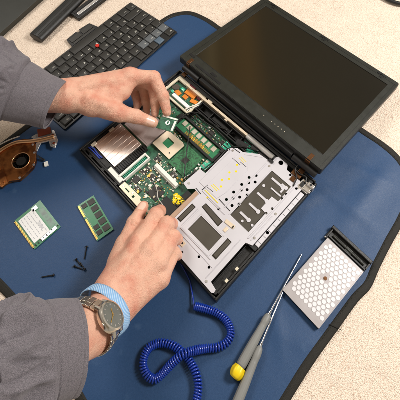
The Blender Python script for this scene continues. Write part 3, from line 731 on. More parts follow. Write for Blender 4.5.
def key(x, y, w, h, txt='', m=M_key):
    k = (round(w, 2), round(h, 2), m.name)
    if k not in geo:
        mb = MB(); g = .07; t = .22
        x0, x1, y0, y1 = g, w - g, g, h - g
        vs = [(x0, y0, 0), (x1, y0, 0), (x1, y1, 0), (x0, y1, 0), (x0, y0, .2), (x1, y0, .2), (x1, y1, .2), (x0, y1, .2),
              (x0 + t * .7, y0 + t, .36), (x1 - t * .7, y0 + t, .36), (x1 - t * .7, y1 - t * .6, .36), (x0 + t * .7, y1 - t * .6, .36)]
        fs = [(3, 2, 1, 0), (8, 9, 10, 11)] + [(a + i, a + (i + 1) % 4, a + 4 + (i + 1) % 4, a + 4 + i) for a in (0, 4) for i in range(4)]
        mb.add(vs, fs); o = part('key', mb, m, kb, bevel=.05, loc=(x, y, kz + .25)); geo[k] = o
    else:
        o = geo[k].copy(); C.objects.link(o); o.parent = kb; o.location = (x * S, y * S, (kz + .25) * S)
    if txt:
        kk = 'T' + txt
        if kk not in geo:
            size = .58 if len(txt) == 1 else (.4 if len(txt) < 4 else .32)
            vs, fs = text_geo(txt, size); mb = MB(); mb.add(vs, fs)
            q = part('legend', mb, M_legend, o); geo[kk] = q
        else: q = geo[kk].copy(); C.objects.link(q)
        q.parent = o; big = len(txt) == 1
        q.location = ((.55 if big else .7) * S if w < 2.2 else min(w * .38, 1.0) * S, (h - .68) * S, .368 * S)
pt = 2.0
def krow(y, items, h=pt):
    x = 0.
    for it in items:
        t, w = it[0], it[1]; m = it[2] if len(it) > 2 else M_key
        if t is not None: key(x, y, w * pt, h, t, m)
        x += w * pt
krow(0, [('Fn', 1), ('Ctrl', 1.25), ('', 1, M_key), ('Alt', 1), ('', 4.75), ('Alt', 1), ('', 1), ('Ctrl', 1), ('<', 1), ('v', 1), ('>', 1)])
krow(pt, [('Shift', 2.25)] + [(c, 1) for c in 'ZXCVBNM,./'] + [('Shift', 1.75), ('^', 1)])
krow(2 * pt, [('Caps', 1.75)] + [(c, 1) for c in "ASDFGHJKL;'"] + [('Enter', 2.25)])
krow(3 * pt, [('Tab', 1.5)] + [(c, 1) for c in 'QWERTYUIOP[]'] + [('\\', 1.5)])
krow(4 * pt, [('`', 1)] + [(c, 1) for c in '1234567890-='] + [('Back', 2)])
krow(5 * pt, [('F1', 1, M_keyg), ('F2', 1, M_keyg), ('F3', 1, M_keyg), ('F4', 1, M_keyg), (None, .25), ('F5', 1), ('F6', 1), ('F7', 1), ('F8', 1), (None, .25), ('F9', 1, M_keyg), ('F10', 1, M_keyg), ('F11', 1, M_keyg), ('F12', 1, M_keyg), (None, .5), ('Del', 1), ('End', 1)])
krow(6 * pt, [('Esc', 1), (None, .6), ('', .9, M_keyb), ('', .9), ('', .9), ('', .9), (None, 3.2), ('Prt', 1), ('Scr', 1), ('Pau', 1), (None, .5), ('Ins', 1), ('Hm', 1), ('Up', 1)], h=1.75)
mb = MB(); mb.tube([(13.4, 3.95, kz + .3), (13.4, 3.95, kz + .68), (13.4, 3.95, kz + .8), (13.4, 3.95, kz + .84)], [.26, .42, .4, .2], 16); part('pointing_stick', mb, M_red, kb, smooth='auto')

# ------------------------------------------------------------------ battery packs and dark case at the top left
a = P(35.5, 38, 1.2); b = P(85, -10, 1.2); d = (b - a)[:2]; ang = math.atan2(d[1], d[0]); ln = 22
t = thing('battery_pack', 'long black ridged battery bar on the carpet above the keyboard', 'battery', (a[0], a[1], 0), ang)
mb = MB(); mb.tube([(0, 0, 1.05), (.12, 0, 1.05), (ln, 0, 1.05)], [1.5, 1.8, 1.8], 28, flat=.6, up=(0, 0, 1)); part('shell', mb, M_black, t, smooth='auto', bevel=.03)
mb = MB()
for i, yy in enumerate((-1.2, -.6, .1, .7, 1.3)): mb.tube([(.4, yy, 1.05 + .6 * math.sqrt(max(0, 1.8 ** 2 - yy * yy))), (ln, yy, 1.05 + .6 * math.sqrt(max(0, 1.8 ** 2 - yy * yy)))], .07, 8)
part('ridge', mb, M_lid, t, smooth='auto')
mb = MB(); mb.box(2.2, 3.4, -1.5, -1.2, .8, 1.3); mb.box(5.6, 6.3, -1.5, -1.25, .8, 1.3); mb.box(9, 16, -1.55, -1.2, .5, 1.1); each('contact_slot', mb, M_dark, t, bevel=.04)
a = P(76, 15, .8); b = P(100, -3, .8); d = (b - a)[:2]; ang = math.atan2(d[1], d[0])
t = thing('drive_module', 'black slim drive module with a silver strip beside the battery bar', 'drive module', (a[0], a[1], 0), ang)
mb = MB(); mb.box(-.5, 13, -1.4, 1.3, .1, 1.0, ch=.1); part('shell', mb, M_black, t, bevel=.06)
mb = MB(); mb.box(.3, 12.6, -.7, .1, 1.0, 1.12, ch=.03); part('silver_strip', mb, M_steel, t, bevel=.03)
mb = MB(); mb.box(.0, 12.8, .35, 1.1, 1.0, 1.08); part('slot', mb, M_dark, t)
corner = P(0, 33, 1.5), P(37, 0, 1.5)
a, b = corner; d = (b - a)[:2] / np.linalg.norm((b - a)[:2]); nrm = np.array([-d[1], d[0]])
t = thing('flat_case', 'dark grey flat case whose straight edge cuts the top left corner', 'case', (a[0], a[1], 0), math.atan2(d[1], d[0]))
mb = MB(); mb.prism(rrect(-14, 26, 0, 24, .6), .15, 1.5); part('shell', mb, M_lid, t, bevel=.2)
cc = catmull([P(x, y, .8) for x, y in [(376, -12), (384, -3), (394, 2), (406, 4), (425, 3)]], 6)
mb = MB(); mb.tube(cc, .45, 12)
o = part('power_cable', mb, M_dark, smooth=True, off=cc[10], loc=cc[10]); tag(o, 'thick dark cable curving out of the top right corner of the picture', 'cable')

# ------------------------------------------------------------------ cooler
cl = P(21, 161, 1.2)
t = thing('heatsink_fan', 'copper heatsink with round fan opening lying at the left edge of the mat', 'heatsink', (cl[0], cl[1], .25), 0)
def cw(x, y, z=1.2): q = P(x, y, z); return (q[0] - cl[0], q[1] - cl[1])
out = [cw(x, y) for x, y in [(-14, 163), (-3, 153), (6, 146), (15, 141), (24, 139), (33, 140), (36, 145), (35.5, 152), (36, 160), (33, 167), (25, 175), (19, 180), (10, 181), (4, 184), (0, 187.5), (-12, 184)]]
hole = [(1.42 * math.cos(2 * math.pi * k / 32), 1.42 * math.sin(2 * math.pi * k / 32)) for k in range(32)]
mb = MB(); mb.prism(out, .9, 1.05, holes=[hole]); hs = part('top_plate', mb, M_copper, t, bevel=.03)
mb = MB(); mb.prism([(x * .97, y * .97) for x, y in out], .1, .88, holes=[[(x * 1.1, y * 1.1) for x, y in hole]]); part('housing', mb, M_copper, t)
mb = MB(); mb.disc(0, 0, .1, .2, 1.7, 30); mb.disc(0, 0, .2, .95, .8, 24)
for k in range(19):
    q = 2 * math.pi * k / 19; mb.add([(.8 * math.cos(q), .8 * math.sin(q), .3), (1.5 * math.cos(q + .35), 1.5 * math.sin(q + .35), .3), (1.5 * math.cos(q + .35), 1.5 * math.sin(q + .35), .75), (.8 * math.cos(q), .8 * math.sin(q), .8)], [(0, 1, 2, 3)])
part('fan', mb, M_dark, t)
mb = MB(); mb.tube([(1.48 * math.cos(2 * math.pi * k / 32), 1.48 * math.sin(2 * math.pi * k / 32), 1.07) for k in range(33)], .07, 8, cap=False); part('opening_rim', mb, M_coppl, t, smooth=True)
mb = MB()
hp = catmull([cw(x, y, 1.6) + (1.25,) for x, y in [(-16, 168), (-4, 154), (6, 146.5), (17, 142), (30, 141), (42, 139), (54, 136)]], 6)
mb.tube(hp, .34, 12, flat=.6); part('heat_pipe', mb, M_coppl, t, smooth=True)
mb = MB(); mb.tube(catmull([cw(x, y, 1.5) + (1.5,) for x, y in [(-12, 156), (-2, 147), (9, 141), (20, 137)]], 5), .12, 8); part('pipe_edge', mb, M_steel, t, smooth=True)
mb = MB(); mb.prism([cw(x, y, 1.2) for x, y in [(36, 134), (54, 130), (58, 140), (55, 148), (50, 146), (49, 141), (41, 143), (37, 151), (34, 149), (37, 141), (31, 137)]], .75, .95); mb.disc(*cw(53, 135.5), .95, 1.1, .45); mb.disc(*cw(54, 143.5), .95, 1.1, .4)
part('mounting_arm', mb, M_steel, t, bevel=.04)
mb = MB(); mb.disc(*cw(53, 135.5), 1.1, 1.16, .25); mb.disc(*cw(54, 143.5), 1.1, 1.16, .22); mb.prism([cw(x, y) for x, y in [(38, 131), (51, 128), (52, 134), (39, 138)]], 1.3, 1.5)
part('cold_plate', mb, mat('heat_pad', (122, 56, 34), .4, metal=.5), t, bevel=.04)
mb = MB(); mb.prism([cw(x, y) for x, y in [(-6, 164), (2, 166), (9, 184), (3, 188), (-8, 184)]], 1.0, 1.4); mb.disc(*cw(-1, 170), 1.4, 1.5, .4); mb.disc(*cw(4, 182), 1.4, 1.5, .35)
part('clamp_plate', mb, M_copper, t, bevel=.05)
mb = MB()
for x, y in [(33, 145), (34, 165), (20, 178), (34.5, 153)]: mb.disc(*cw(x, y), 1.05, 1.13, .2, 12)
each('plate_screw', mb, M_steel, t)
mb = MB()
for k in range(3): mb.tube(catmull([cw(34 + k * .4, 155 - k, 1.2) + (1.0,), cw(39, 158 - k, 1) + (.7,), cw(45, 161 - k * .7, .6) + (.3,)], 5), .06, 6)
part('fan_lead', mb, M_wireb, t, smooth=True)
q = cw(46.3, 163.5, .5); mb = MB(); mb.box(q[0] - .35, q[0] + .3, q[1] - .5, q[1] + .35, .03, .35, rot=.4); part('lead_plug', mb, M_white, t, bevel=.03)

# ------------------------------------------------------------------ loose cards
def framed(pts, z):
    w = [P(x, y, z) for x, y in pts]                       # corners: origin, +x end, far, +y end
    ax = ((w[1] - w[0]) + (w[2] - w[3])) / 2; ay = ((w[3] - w[0]) + (w[2] - w[1])) / 2
    return sum(w) / 4, math.atan2(ax[1], ax[0]), np.linalg.norm(ax), np.linalg.norm(ay)
c, a, w, h = framed([(13.5, 222), (34, 249.5), (60.5, 227), (40, 199.5)], .4)
t = thing('wireless_card', 'small green circuit card mostly covered by a white label', 'circuit card', (c[0], c[1], .26), a)
W_, H_ = w / 2, h / 2
mb = MB(); mb.box(-W_, W_, -H_ + .15, H_, 0.03, .13); part('board', mb, M_pcb2, t)
mb = MB()
for i in range(34): mb.box(-W_ + .25 + i * (2 * W_ - .5) / 34, -W_ + .34 + i * (2 * W_ - .5) / 34, -H_, -H_ + .32, .04, .145)
part('gold_fingers', mb, M_gold, t)
mb = MB(); mb.box(-W_ + .55, W_ - .75, -H_ + .55, H_ - 1.5, .13, .3, ch=.02); lb = part('label', mb, M_label, t)
mb = MB(); rng = random.Random(4)
for r_ in range(5):
    x = -W_ + .8
    while x < W_ - 1.3:
        l = rng.uniform(.12, .5); mb.box(x, min(x + l, W_ - 1.0), -H_ + .9 + r_ * .5, -H_ + 1.0 + r_ * .5, .3, .304); x += l + rng.uniform(.1, .3)
for i in range(12): mb.box(-W_ + 3 + i * .12, -W_ + 3.06 + i * .12, H_ - 2.3, H_ - 1.9, .3, .305)
part('label_print', mb, M_ink, lb)
mb = MB(); mb.box(-W_ + .3, -W_ + 1.0, H_ - 1.8, H_ - .9, .13, .3); mb.box(W_ - .7, W_ - .1, -H_ + 1.6, H_ - .5, .13, .28); each('shield_can', mb, M_steel, t, bevel=.02)
mb = MB()
for i in range(9): mb.box(W_ - .65 + rng.uniform(0, .3), W_ - .45 + rng.uniform(0, .2), -H_ + .5 + i * .5, -H_ + .68 + i * .5, .13, .33)
each('small_chip', mb, M_chip, t)
mb = MB(); mb.box(-W_ + 1.3, W_ - 1.0, H_ - 1.1, H_ - .3, .13, .15); part('solder_mask', mb, M_pcb, t)

c, a, w, h = framed([(77, 204.5), (96.5, 240.5), (114.5, 230), (94, 197)], .4)
t = thing('memory_module', 'slim green memory stick with six dark chips beside the laptop', 'memory module', (c[0], c[1], .26), a)
W_, H_ = w / 2, h / 2
mb = MB(); mb.box(-W_, W_, -H_, H_, .12, .22); part('board', mb, M_pcb2, t)
# gold edge faces the left long side (-y side before rotation is towards the left of the picture)
mb = MB()
for i in range(50):
    x = -W_ + .2 + i * (2 * W_ - .4) / 50
    if abs(x + .9) > .15: mb.box(x, x + .09, -H_ - .01, -H_ + .28, .115, .235)
gf = part('gold_fingers', mb, M_gold, t)
for i, x in enumerate((-W_ + .35, -W_ + 1.15, W_ - 2.3, W_ - 1.3)):
    mb = MB(); mb.box(x, x + .72, -H_ + .5, -H_ + 1.35, .22, .34, ch=.02)
    if i not in (1,): part('chip', mb, M_chip, t)
for i in range(5):
    mb = MB(); x = -W_ + .35 + i * 1.27; mb.box(x, x + .95, H_ - 1.35, H_ - .25, .22, .34, ch=.02); part('chip', mb, M_chip, t)
mb = MB()
for i in range(26): mb.box(-W_ + .4 + i * .24, -W_ + .48 + i * .24, -H_ + .36, -H_ + .43, .22, .27)
part('resistor_row', mb, M_cream, t)

# the card held in the fingertips
c, a, w, h = framed([(155, 127.5), (171, 131.5), (180.5, 120), (163.5, 114.5)], 5.0)
hc = thing('green_module', 'small green circuit board with a white mark pinched between thumb and finger', 'circuit board', (c[0], c[1], 5.0), a)
W_, H_ = w / 2, h / 2
mb = MB(); mb.box(-W_, W_, -H_, H_, -.06, .06); part('board', mb, M_pcb, hc)
mb = MB(); mb.disc(0.0, 0.1, .06, .075, .42, 24); part('white_mark', mb, M_label, hc)
mb = MB(); mb.disc(0.02, 0.1, .075, .085, .3, 20, rx=.16); part('mark_centre', mb, M_pcb, hc)
mb = MB(); mb.box(-W_ + .2, W_ - .1, H_ - .45, H_ - .15, .06, .2); mb.box(W_ - .5, W_ - .15, -H_ + .2, H_ - .6, .06, .12); part('connector', mb, M_white, hc)

# ------------------------------------------------------------------ screws
def screw(x, y, x2, y2, label, L_=.9):
    a, b = P(x, y, .4), P(x2, y2, .4); d = (b - a)[:2]; ang = math.atan2(d[1], d[0]); l = np.linalg.norm(d)
    t = thing('screw', label, 'screw', (a[0], a[1], .27), ang, 'small black screws on the mat')
    mb = MB(); mb.tube([(0, 0, .2), (.05, 0, .2), (.16, 0, .2)], [.16, .21, .2], 14); part('head', mb, M_screwm, t, smooth='auto')
    pts = []; rad = []
    n = max(8, int(l / .05))
    for i in range(n): x_ = .16 + (l - .16) * i / (n - 1); pts.append((x_, 0, .17 - .08 * i / n)); rad.append(.1 if i % 2 else .075)
    mb = MB(); mb.tube(pts, rad, 10); part('shank', mb, M_screwm, t)
screw(87, 246, 84.5, 259, 'longest upright black screw, topmost of the small pile of screws')
screw(76, 259, 81, 266, 'black screw leaning left of the pile under the memory stick')
screw(74, 266, 82, 269, 'black screw lying flattest at the bottom left of the pile')
screw(85, 270, 80, 262, 'black screw with its head at the bottom right of the pile')
screw(54.5, 275, 41.5, 277, 'lone black screw lying flat well left of the screw pile')

# ------------------------------------------------------------------ drive
c, a, w, h = framed([(282.5, 290), (326, 239.5), (365, 270), (319, 328)], .95)
t = thing('hard_drive', 'silver hard drive with dotted plate and black plastic bezel near the mat edge', 'hard drive', (c[0], c[1], .26), a)
W_, H_ = w / 2, h / 2
mb = MB(); mb.box(-W_, W_ + .2, -H_, H_, .05, .62, ch=.03); part('body', mb, M_dark, t, bevel=.04)
mb = MB(); mb.box(-W_ - .03, W_, -H_ - .02, H_ + .02, .62, .75); mb.box(-W_ - .05, -W_ + .7, -H_ + .1, H_ - .1, .75, .79)
mb.box(-W_, W_, H_ - .1, H_ - .03, .75, .8); mb.box(-W_, W_, -H_ + .03, -H_ + .1, .75, .8)
row = 0; x = -W_ + 1.25
while x < W_ - .35:
    y = -H_ + .48 + (row % 2) * .36
    while y < H_ - .38:
        if math.hypot(x - .4, y) > .5: mb.disc(x, y, .75, .79, .3, 12, mi=1)
        y += .72
    x += .6; row += 1
part('dotted_plate', mb, [M_drivep, M_driveh], t)
mb = MB(); mb.disc(.4, 0, .75, .83, .26, 18); mb.disc(.4, 0, .83, .86, .12, 6); part('plate_screw', mb, M_brown, t)
mb = MB()
mb.box(W_ + .25, W_ + 2.1, -H_ - .1, H_ + .5, .1, .45, ch=.04); mb.box(W_ + 1.55, W_ + 2.1, -H_ - .15, H_ + .55, .1, 1.1, ch=.08); mb.box(W_ + .25, W_ + .5, -H_, H_ + .2, .45, .8)
mb.box(W_ + .5, W_ + 1.55, -H_ - .1, -H_ + .1, .45, .9); mb.box(W_ - .3, W_ + 1.6, H_ + .1, H_ + .3, .1, .9)
bz = part('bezel', mb, M_black, t, bevel=.05)
mb = MB(); mb.tube([(W_ + .85, -H_ + .5, .7), (W_ + .85, H_ - .4, .7)], .18, 12); mb.box(W_ + .55, W_ + 1.2, -.6, .5, .45, .72); part('latch_bar', mb, M_lid, bz, bevel=.03)
mb = MB(); mb.box(W_ - .25, W_ - .02, H_ + .3, H_ + .42, .3, .8); mb.disc(-W_ + .25, H_ - .4, .79, .82, .12); mb.disc(W_ - .25, -H_ + .3, .77, .8, .12); each('side_screw', mb, M_steel, t)

# ------------------------------------------------------------------ screwdrivers
def driver(p_end, p_neck, p_tip, label, cap, zt=.45, rh=.68):
    a, b, c_ = P(*p_end, .95), P(*p_neck, .95), P(*p_tip, zt)
    d = (b - a)[:2]; ang = math.atan2(d[1], d[0]); lh = np.linalg.norm(d); lt = np.linalg.norm((c_ - b)[:2])
    t = thing('screwdriver', label, 'screwdriver', (a[0], a[1], .26), ang, 'precision screwdrivers below the laptop')
    z0 = rh + .02
    prof = [(0, .8), (.04, .95), (.1, 1.), (.3, .98), (.5, .9), (.62, .82), (.72, .78), (.78, .72), (.86, .78), (.93, .72), (.97, .6), (1., .34)]
    mb = MB(); n = 36; pts = catmull([(f * lh, r * rh, 0) for f, r in prof], 4)
    for x, r, _ in pts:
        for k in range(n):
            q = 2 * math.pi * k / n; f = x / lh
            rr = r * (1 - (.07 * (0.5 + .5 * math.cos(q * 12)) if .05 < f < .75 else 0)); mb.v.append((x, rr * math.cos(q), z0 + rr * math.sin(q)))
    m = len(pts)
    for i in range(m - 1):
        for k in range(n): l = (k + 1) % n; mb.f.append((i * n + k, i * n + l, (i + 1) * n + l, (i + 1) * n + k)); mb.mi.append(0)
    mb.f.append(tuple(range(n))); mb.f.append(tuple((m - 1) * n + k for k in range(n))[::-1]); mb.mi += [0, 0]
    part('handle', mb, M_grip, t, smooth=True)
    if cap:
        mb = MB(); n = 24; pts = [(-1.45, .3), (-1.4, .55), (-1.2, .72), (-.8, .84), (-.4, .84), (-.15, .74), (.05, .7)]
        for x, r in pts:
            for k in range(n):
                q = 2 * math.pi * k / n; rr = r * (1 + .09 * math.cos(q * 6)); mb.v.append((x, rr * math.cos(q), z0 + .1 + rr * math.sin(q)))
        for i in range(len(pts) - 1):
            for k in range(n): l = (k + 1) % n; mb.f.append((i * n + k, i * n + l, (i + 1) * n + l, (i + 1) * n + k)); mb.mi.append(0)
        mb.f.append(tuple(range(n))); mb.mi.append(0); part('swivel_cap', mb, M_caps, t, smooth=True)
    mb = MB(); mb.tube([(lh - .2, 0, z0), (lh + .35, 0, z0), (lh + .36, 0, z0), (lh + lt - .5, 0, zt - .1), (lh + lt, 0, zt - .15)], [.2, .2, .125, .11, .07], 14); part('shaft', mb, M_chrome, t, smooth='auto')
driver((240, 367), (269, 314), (299, 252), 'grey screwdriver with a yellow end cap and long thin shaft', True)
driver((230, 420), (260.5, 346), (284, 291), 'grey screwdriver without a yellow cap, cut by the bottom edge of the picture', False, zt=.5)

# ------------------------------------------------------------------ coiled cord
cpx = [(185, 120), (215, 128), (250, 140), (280, 165), (292, 200), (280, 228), (250, 243), (215, 247), (180, 255), (150, 267), (120, 290), (90, 320), (65, 338), (42, 325), (31, 300), (34, 270), (50, 243), (80, 230), (115, 236), (145, 256), (170, 285), (188, 320), (195, 360), (190, 400), (178, 450)]
pts = [P(133 + x / 2.985, 266 + y / 2.985, .8) for x, y in cpx]
for i, p in enumerate(pts): p[2] = .86
for i, dz in ((7, .15), (8, .7), (9, 1.1), (10, .7), (11, .15)): pts[i][2] += dz
path = catmull(pts, 14)
seg = [0.]
for i in range(1, len(path)): seg.append(seg[-1] + np.linalg.norm(path[i] - path[i - 1]))
tot = seg[-1]; path = np.array(path); sg = np.array(seg)
def at(s_): return np.array([np.interp(s_, sg, path[:, k]) for k in range(3)])
pitch = .315; turns = tot / pitch; n = int(turns * 15); hel = []
for i in range(n):
    s_ = tot * i / (n - 1); p = at(s_); tg = at(min(tot, s_ + .1)) - at(max(0, s_ - .1)); tg /= np.linalg.norm(tg)
    sd = np.cross(tg, (0, 0, 1)); sd /= np.linalg.norm(sd); up = np.cross(sd, tg); q = 2 * math.pi * (s_ / pitch + .9 * math.sin(s_ * .33) + .3 * math.sin(s_ * 1.1))
    rr = .45 + .02 * math.sin(s_ * 1.7)
    hel.append(p + rr * (sd * math.cos(q) + up * math.sin(q)))
lead = catmull([P(180, 262, .3), P(189, 279, .4), P(191.5, 290, .5), P(193, 299, .7), hel[0]], 6)
cl_ = at(tot * .5)
t = thing('coiled_cord', 'coiled dark blue grounding cord looping on the mat under the laptop', 'cord', (cl_[0], cl_[1], .26))
mb = MB(); mb.tube(hel, .135, 8); part('coil', mb, M_cord, t, smooth=True, off=(cl_[0], cl_[1], .26))
mb = MB(); mb.tube(lead, .12, 8); part('straight_lead', mb, M_cord, t, smooth=True, off=(cl_[0], cl_[1], .26))

# ------------------------------------------------------------------ hands: one smooth surface each, from blended rounded bones
def hand_mesh(bones, fingers, extra, nails, creases_=(), step=.13, seedn=0):
    allp = [np.array(p) for b in bones + extra for p in (b[0], b[1])] + [np.array(p) for f in fingers for p, r in f]
    lo = np.min(allp, 0) - 2.6; hi = np.max(allp, 0) + 2.6
    dims = np.ceil((hi - lo) / step).astype(int)
    gx, gy, gz = [lo[k] + np.arange(dims[k]) * step for k in range(3)]
    X, Y, Z = np.meshgrid(gx, gy, gz, indexing='ij'); X = X.astype(np.float32); Y = Y.astype(np.float32); Z = Z.astype(np.float32)
    def cone(a, b, ra, rb):
        a = np.array(a, np.float32); b = np.array(b, np.float32); d = b - a; l2 = float(d @ d) + 1e-9
        t = ((X - a[0]) * d[0] + (Y - a[1]) * d[1] + (Z - a[2]) * d[2]) / l2; np.clip(t, 0, 1, out=t)
        return np.sqrt((X - a[0] - t * d[0]) ** 2 + (Y - a[1] - t * d[1]) ** 2 + (Z - a[2] - t * d[2]) ** 2) - (ra + t * (rb - ra))
    def smin(a, b, k):
        h = np.maximum(k - np.abs(a - b), 0) / k
        return np.minimum(a, b) - h * h * k * .25
    D = None
    for a, b, ra, rb, *k in bones:
        c = cone(a, b, ra, rb); D = c if D is None else smin(D, c, k[0] if k else 1.3)
    F = None
    for f in fingers:
        G = None
        for i in range(len(f) - 1):
            (a, ra), (b, rb) = f[i], f[i + 1]
            c = cone(a, b, ra, rb); G = c if G is None else smin(G, c, .28)
            if i > 0: G = smin(G, cone(a, a, ra * 1.06, ra * 1.06), .2)
        F = G if F is None else smin(F, G, .09)
    D = smin(D, F, .75)
    for a, b, ra, rb, k in extra: D = smin(D, cone(a, b, ra, rb), k)
    for a, b, r in creases_:                       # skin folds cut in as shallow grooves
        c = cone(a, b, r, r); h = np.maximum(.16 - np.abs(D + c), 0) / .16
        D = np.maximum(D, -c) + h * h * .16 * .25
    # naive surface nets
    s = D < 0
    idx = -np.ones(tuple(dims - 1), int)
    cnt = np.zeros(tuple(dims - 1), np.int8)
    for i in (0, 1):
        for j in (0, 1):
            for k in (0, 1): cnt += s[i:dims[0] - 1 + i, j:dims[1] - 1 + j, k:dims[2] - 1 + k]
    act = (cnt > 0) & (cnt < 8); ids = np.argwhere(act); idx[act] = np.arange(len(ids))
    acc = np.zeros((len(ids), 3)); num = np.zeros(len(ids))
    cn = [(i, j, k) for i in (0, 1) for j in (0, 1) for k in (0, 1)]
    for a in range(8):
        for b in range(a + 1, 8):
            if sum(abs(cn[a][q] - cn[b][q]) for q in range(3)) != 1: continue
            pa = ids + cn[a]; pb = ids + cn[b]
            da = D[pa[:, 0], pa[:, 1], pa[:, 2]]; db = D[pb[:, 0], pb[:, 1], pb[:, 2]]
            m = (da < 0) != (db < 0); t = np.where(m, da / np.where(m, da - db, 1), 0)
            acc += np.where(m[:, None], np.array(cn[a]) + t[:, None] * (np.array(cn[b]) - np.array(cn[a])), 0); num += m
    V = lo + (ids + acc / num[:, None]) * step
    faces = []
    for ax in range(3):
        o = [0, 0, 0]; o[ax] = 1
        sl0 = tuple(slice(0, dims[q] - o[q]) for q in range(3)); sl1 = tuple(slice(o[q], dims[q]) for q in range(3))
        ch = s[sl0] != s[sl1]
        e = np.argwhere(ch); u, v = (ax + 1) % 3, (ax + 2) % 3
        e = e[(e[:, u] > 0) & (e[:, v] > 0) & (e[:, u] < dims[u] - 1) & (e[:, v] < dims[v] - 1)]
        du = np.zeros(3, int); du[u] = 1; dv = np.zeros(3, int); dv[v] = 1
        g = lambda q: idx[q[:, 0], q[:, 1], q[:, 2]]
        q4 = np.stack([g(e - du - dv), g(e - dv), g(e), g(e - du)], 1)
        fl = s[e[:, 0], e[:, 1], e[:, 2]]
        q4 = np.where(fl[:, None], q4, q4[:, ::-1]); faces.append(q4)
    Fq = np.concatenate(faces)
    # light smoothing
    nb = np.zeros_like(V); nn = np.zeros(len(V))
    for _ in range(2):
        nb[:] = 0; nn[:] = 0
        for a in range(4):
            i, j = Fq[:, a], Fq[:, (a + 1) % 4]
            np.add.at(nb, i, V[j]); np.add.at(nn, i, 1); np.add.at(nb, j, V[i]); np.add.at(nn, j, 1)
        V = V * .5 + .5 * nb / nn[:, None]
    mb = MB(); mb.v = [tuple(v) for v in V]; mb.f = [tuple(int(i) for i in f) for f in Fq]
    ctr = V[Fq].mean(1); nr = np.cross(V[Fq[:, 2]] - V[Fq[:, 0]], V[Fq[:, 3]] - V[Fq[:, 1]]); nr /= (np.linalg.norm(nr, axis=1)[:, None] + 1e-9)
    mi = np.zeros(len(Fq), int)
    for c, ax_, nm, l, w_ in nails:
        ax_ = np.array(ax_, float); ax_ /= np.linalg.norm(ax_); nm = np.array(nm, float); nm -= ax_ * (nm @ ax_); nm /= np.linalg.norm(nm); sd = np.cross(ax_, nm)
        d = ctr - np.array(c); mi[(((d @ ax_) / l) ** 4 + ((d @ sd) / w_) ** 4 < 1) & (nr @ nm > .35) & (d @ nm > -.3) & (d @ nm < 1.4)] = 1
    mb.mi = mi.tolist()
    return mb

person = thing('person', 'person in a grey shirt whose two hands work on the open laptop', 'person', (-30, 20, 0))
POFF = (-30, 20, 0)
# --- far hand (pinches the small board)
def Q(x, y, z): return P(x, y, z)
wr = Q(66, 96, 9.6); el = Q(34, 95, 10.8)
mI, mM, mR, mP = Q(130, 77, 9.3), Q(130, 77, 7.8), Q(126, 77, 6.2), Q(118, 78, 5.0)
cm = Q(92, 104, 8.8)
bones = [(el, wr, 2.75, 2.55), (el + np.array([0, .3, -1.]), wr + np.array([0, .3, -.9]), 2.5, 2.2), (wr + np.array([0, .9, .0]), mI, 2.0, 1.6), (wr + np.array([0, .7, -.6]), mM, 2.0, 1.4), (wr + np.array([0, .5, -1.2]), mR, 1.8, 1.2), (wr + np.array([0, .1, -1.8]), mP, 1.5, 1.0),
         (wr + np.array([0, -.6, 0.2]), cm, 1.9, 1.75), (cm, Q(113, 111, 8.4), 1.7, 1.5), (cm, Q(122, 92, 8.6), 1.6, 1.5), (Q(100, 92, 8.6), Q(118, 84, 8.8), 1.7, 1.6)]
fingers = [
    [(mI, 1.5), (Q(153.5, 77.5, 9.2), 1.18), (Q(163, 96, 7.2), 1.02), (Q(167, 112, 5.5), .78)],
    [(mM, 1.3), (Q(153, 85, 7.4), 1.12), (Q(155.5, 101, 5.8), .92), (Q(155, 114, 4.4), .64)],
    [(mR, 1.2), (Q(144, 87, 5.8), 1.06), (Q(146.5, 101, 4.4), .88), (Q(147, 112, 3.5), .58)],
    [(mP, 1.1), (Q(134, 89, 4.6), .95), (Q(138, 103, 3.5), .78), (Q(136, 110, 3.1), .52)],
    [(Q(108, 109, 8.4), 1.6), (Q(120, 113, 8.1), 1.45), (Q(136, 116.5, 7.0), 1.18), (Q(153, 122.5, 5.6), .88)]]
extra = [(Q(116, 96, 9.0), Q(127, 86, 9.0), 1.0, 1.0, 1.0), (Q(82, 87, 11.2), Q(120, 79, 10.4), .2, .2, 1.2), (Q(88, 98, 10.8), Q(108, 106, 9.9), .25, .25, 1.3), (mI + np.array([0, .1, .35]), mI + np.array([0, .1, .35]), 1.3, 1.3, .6)]
nl = Q(151, 121.3, 6.3)
far = part('hand', hand_mesh(bones, fingers, extra, [(nl + np.array([0, 0, .3]), Q(151, 121.5, 5.7) - Q(136, 116.5, 7.0), (.25, -.1, 1), .75, .58)],
     [(Q(156, 72, 10.2), Q(150, 82, 10.5), .06), (Q(158.5, 75, 10.1), Q(153, 84, 10.4), .06), (Q(134, 113, 8.35), Q(132, 119, 8.2), .07), (Q(136, 113.5, 8.25), Q(134, 119.5, 8.1), .05), (Q(118, 97, 9.9), Q(124, 103, 9.3), .1), (Q(114, 98, 10.1), Q(119, 104, 9.7), .08)]), [M_skin, M_nail], person, smooth=True, off=POFF, label='far hand pinching a small green board over the laptop')
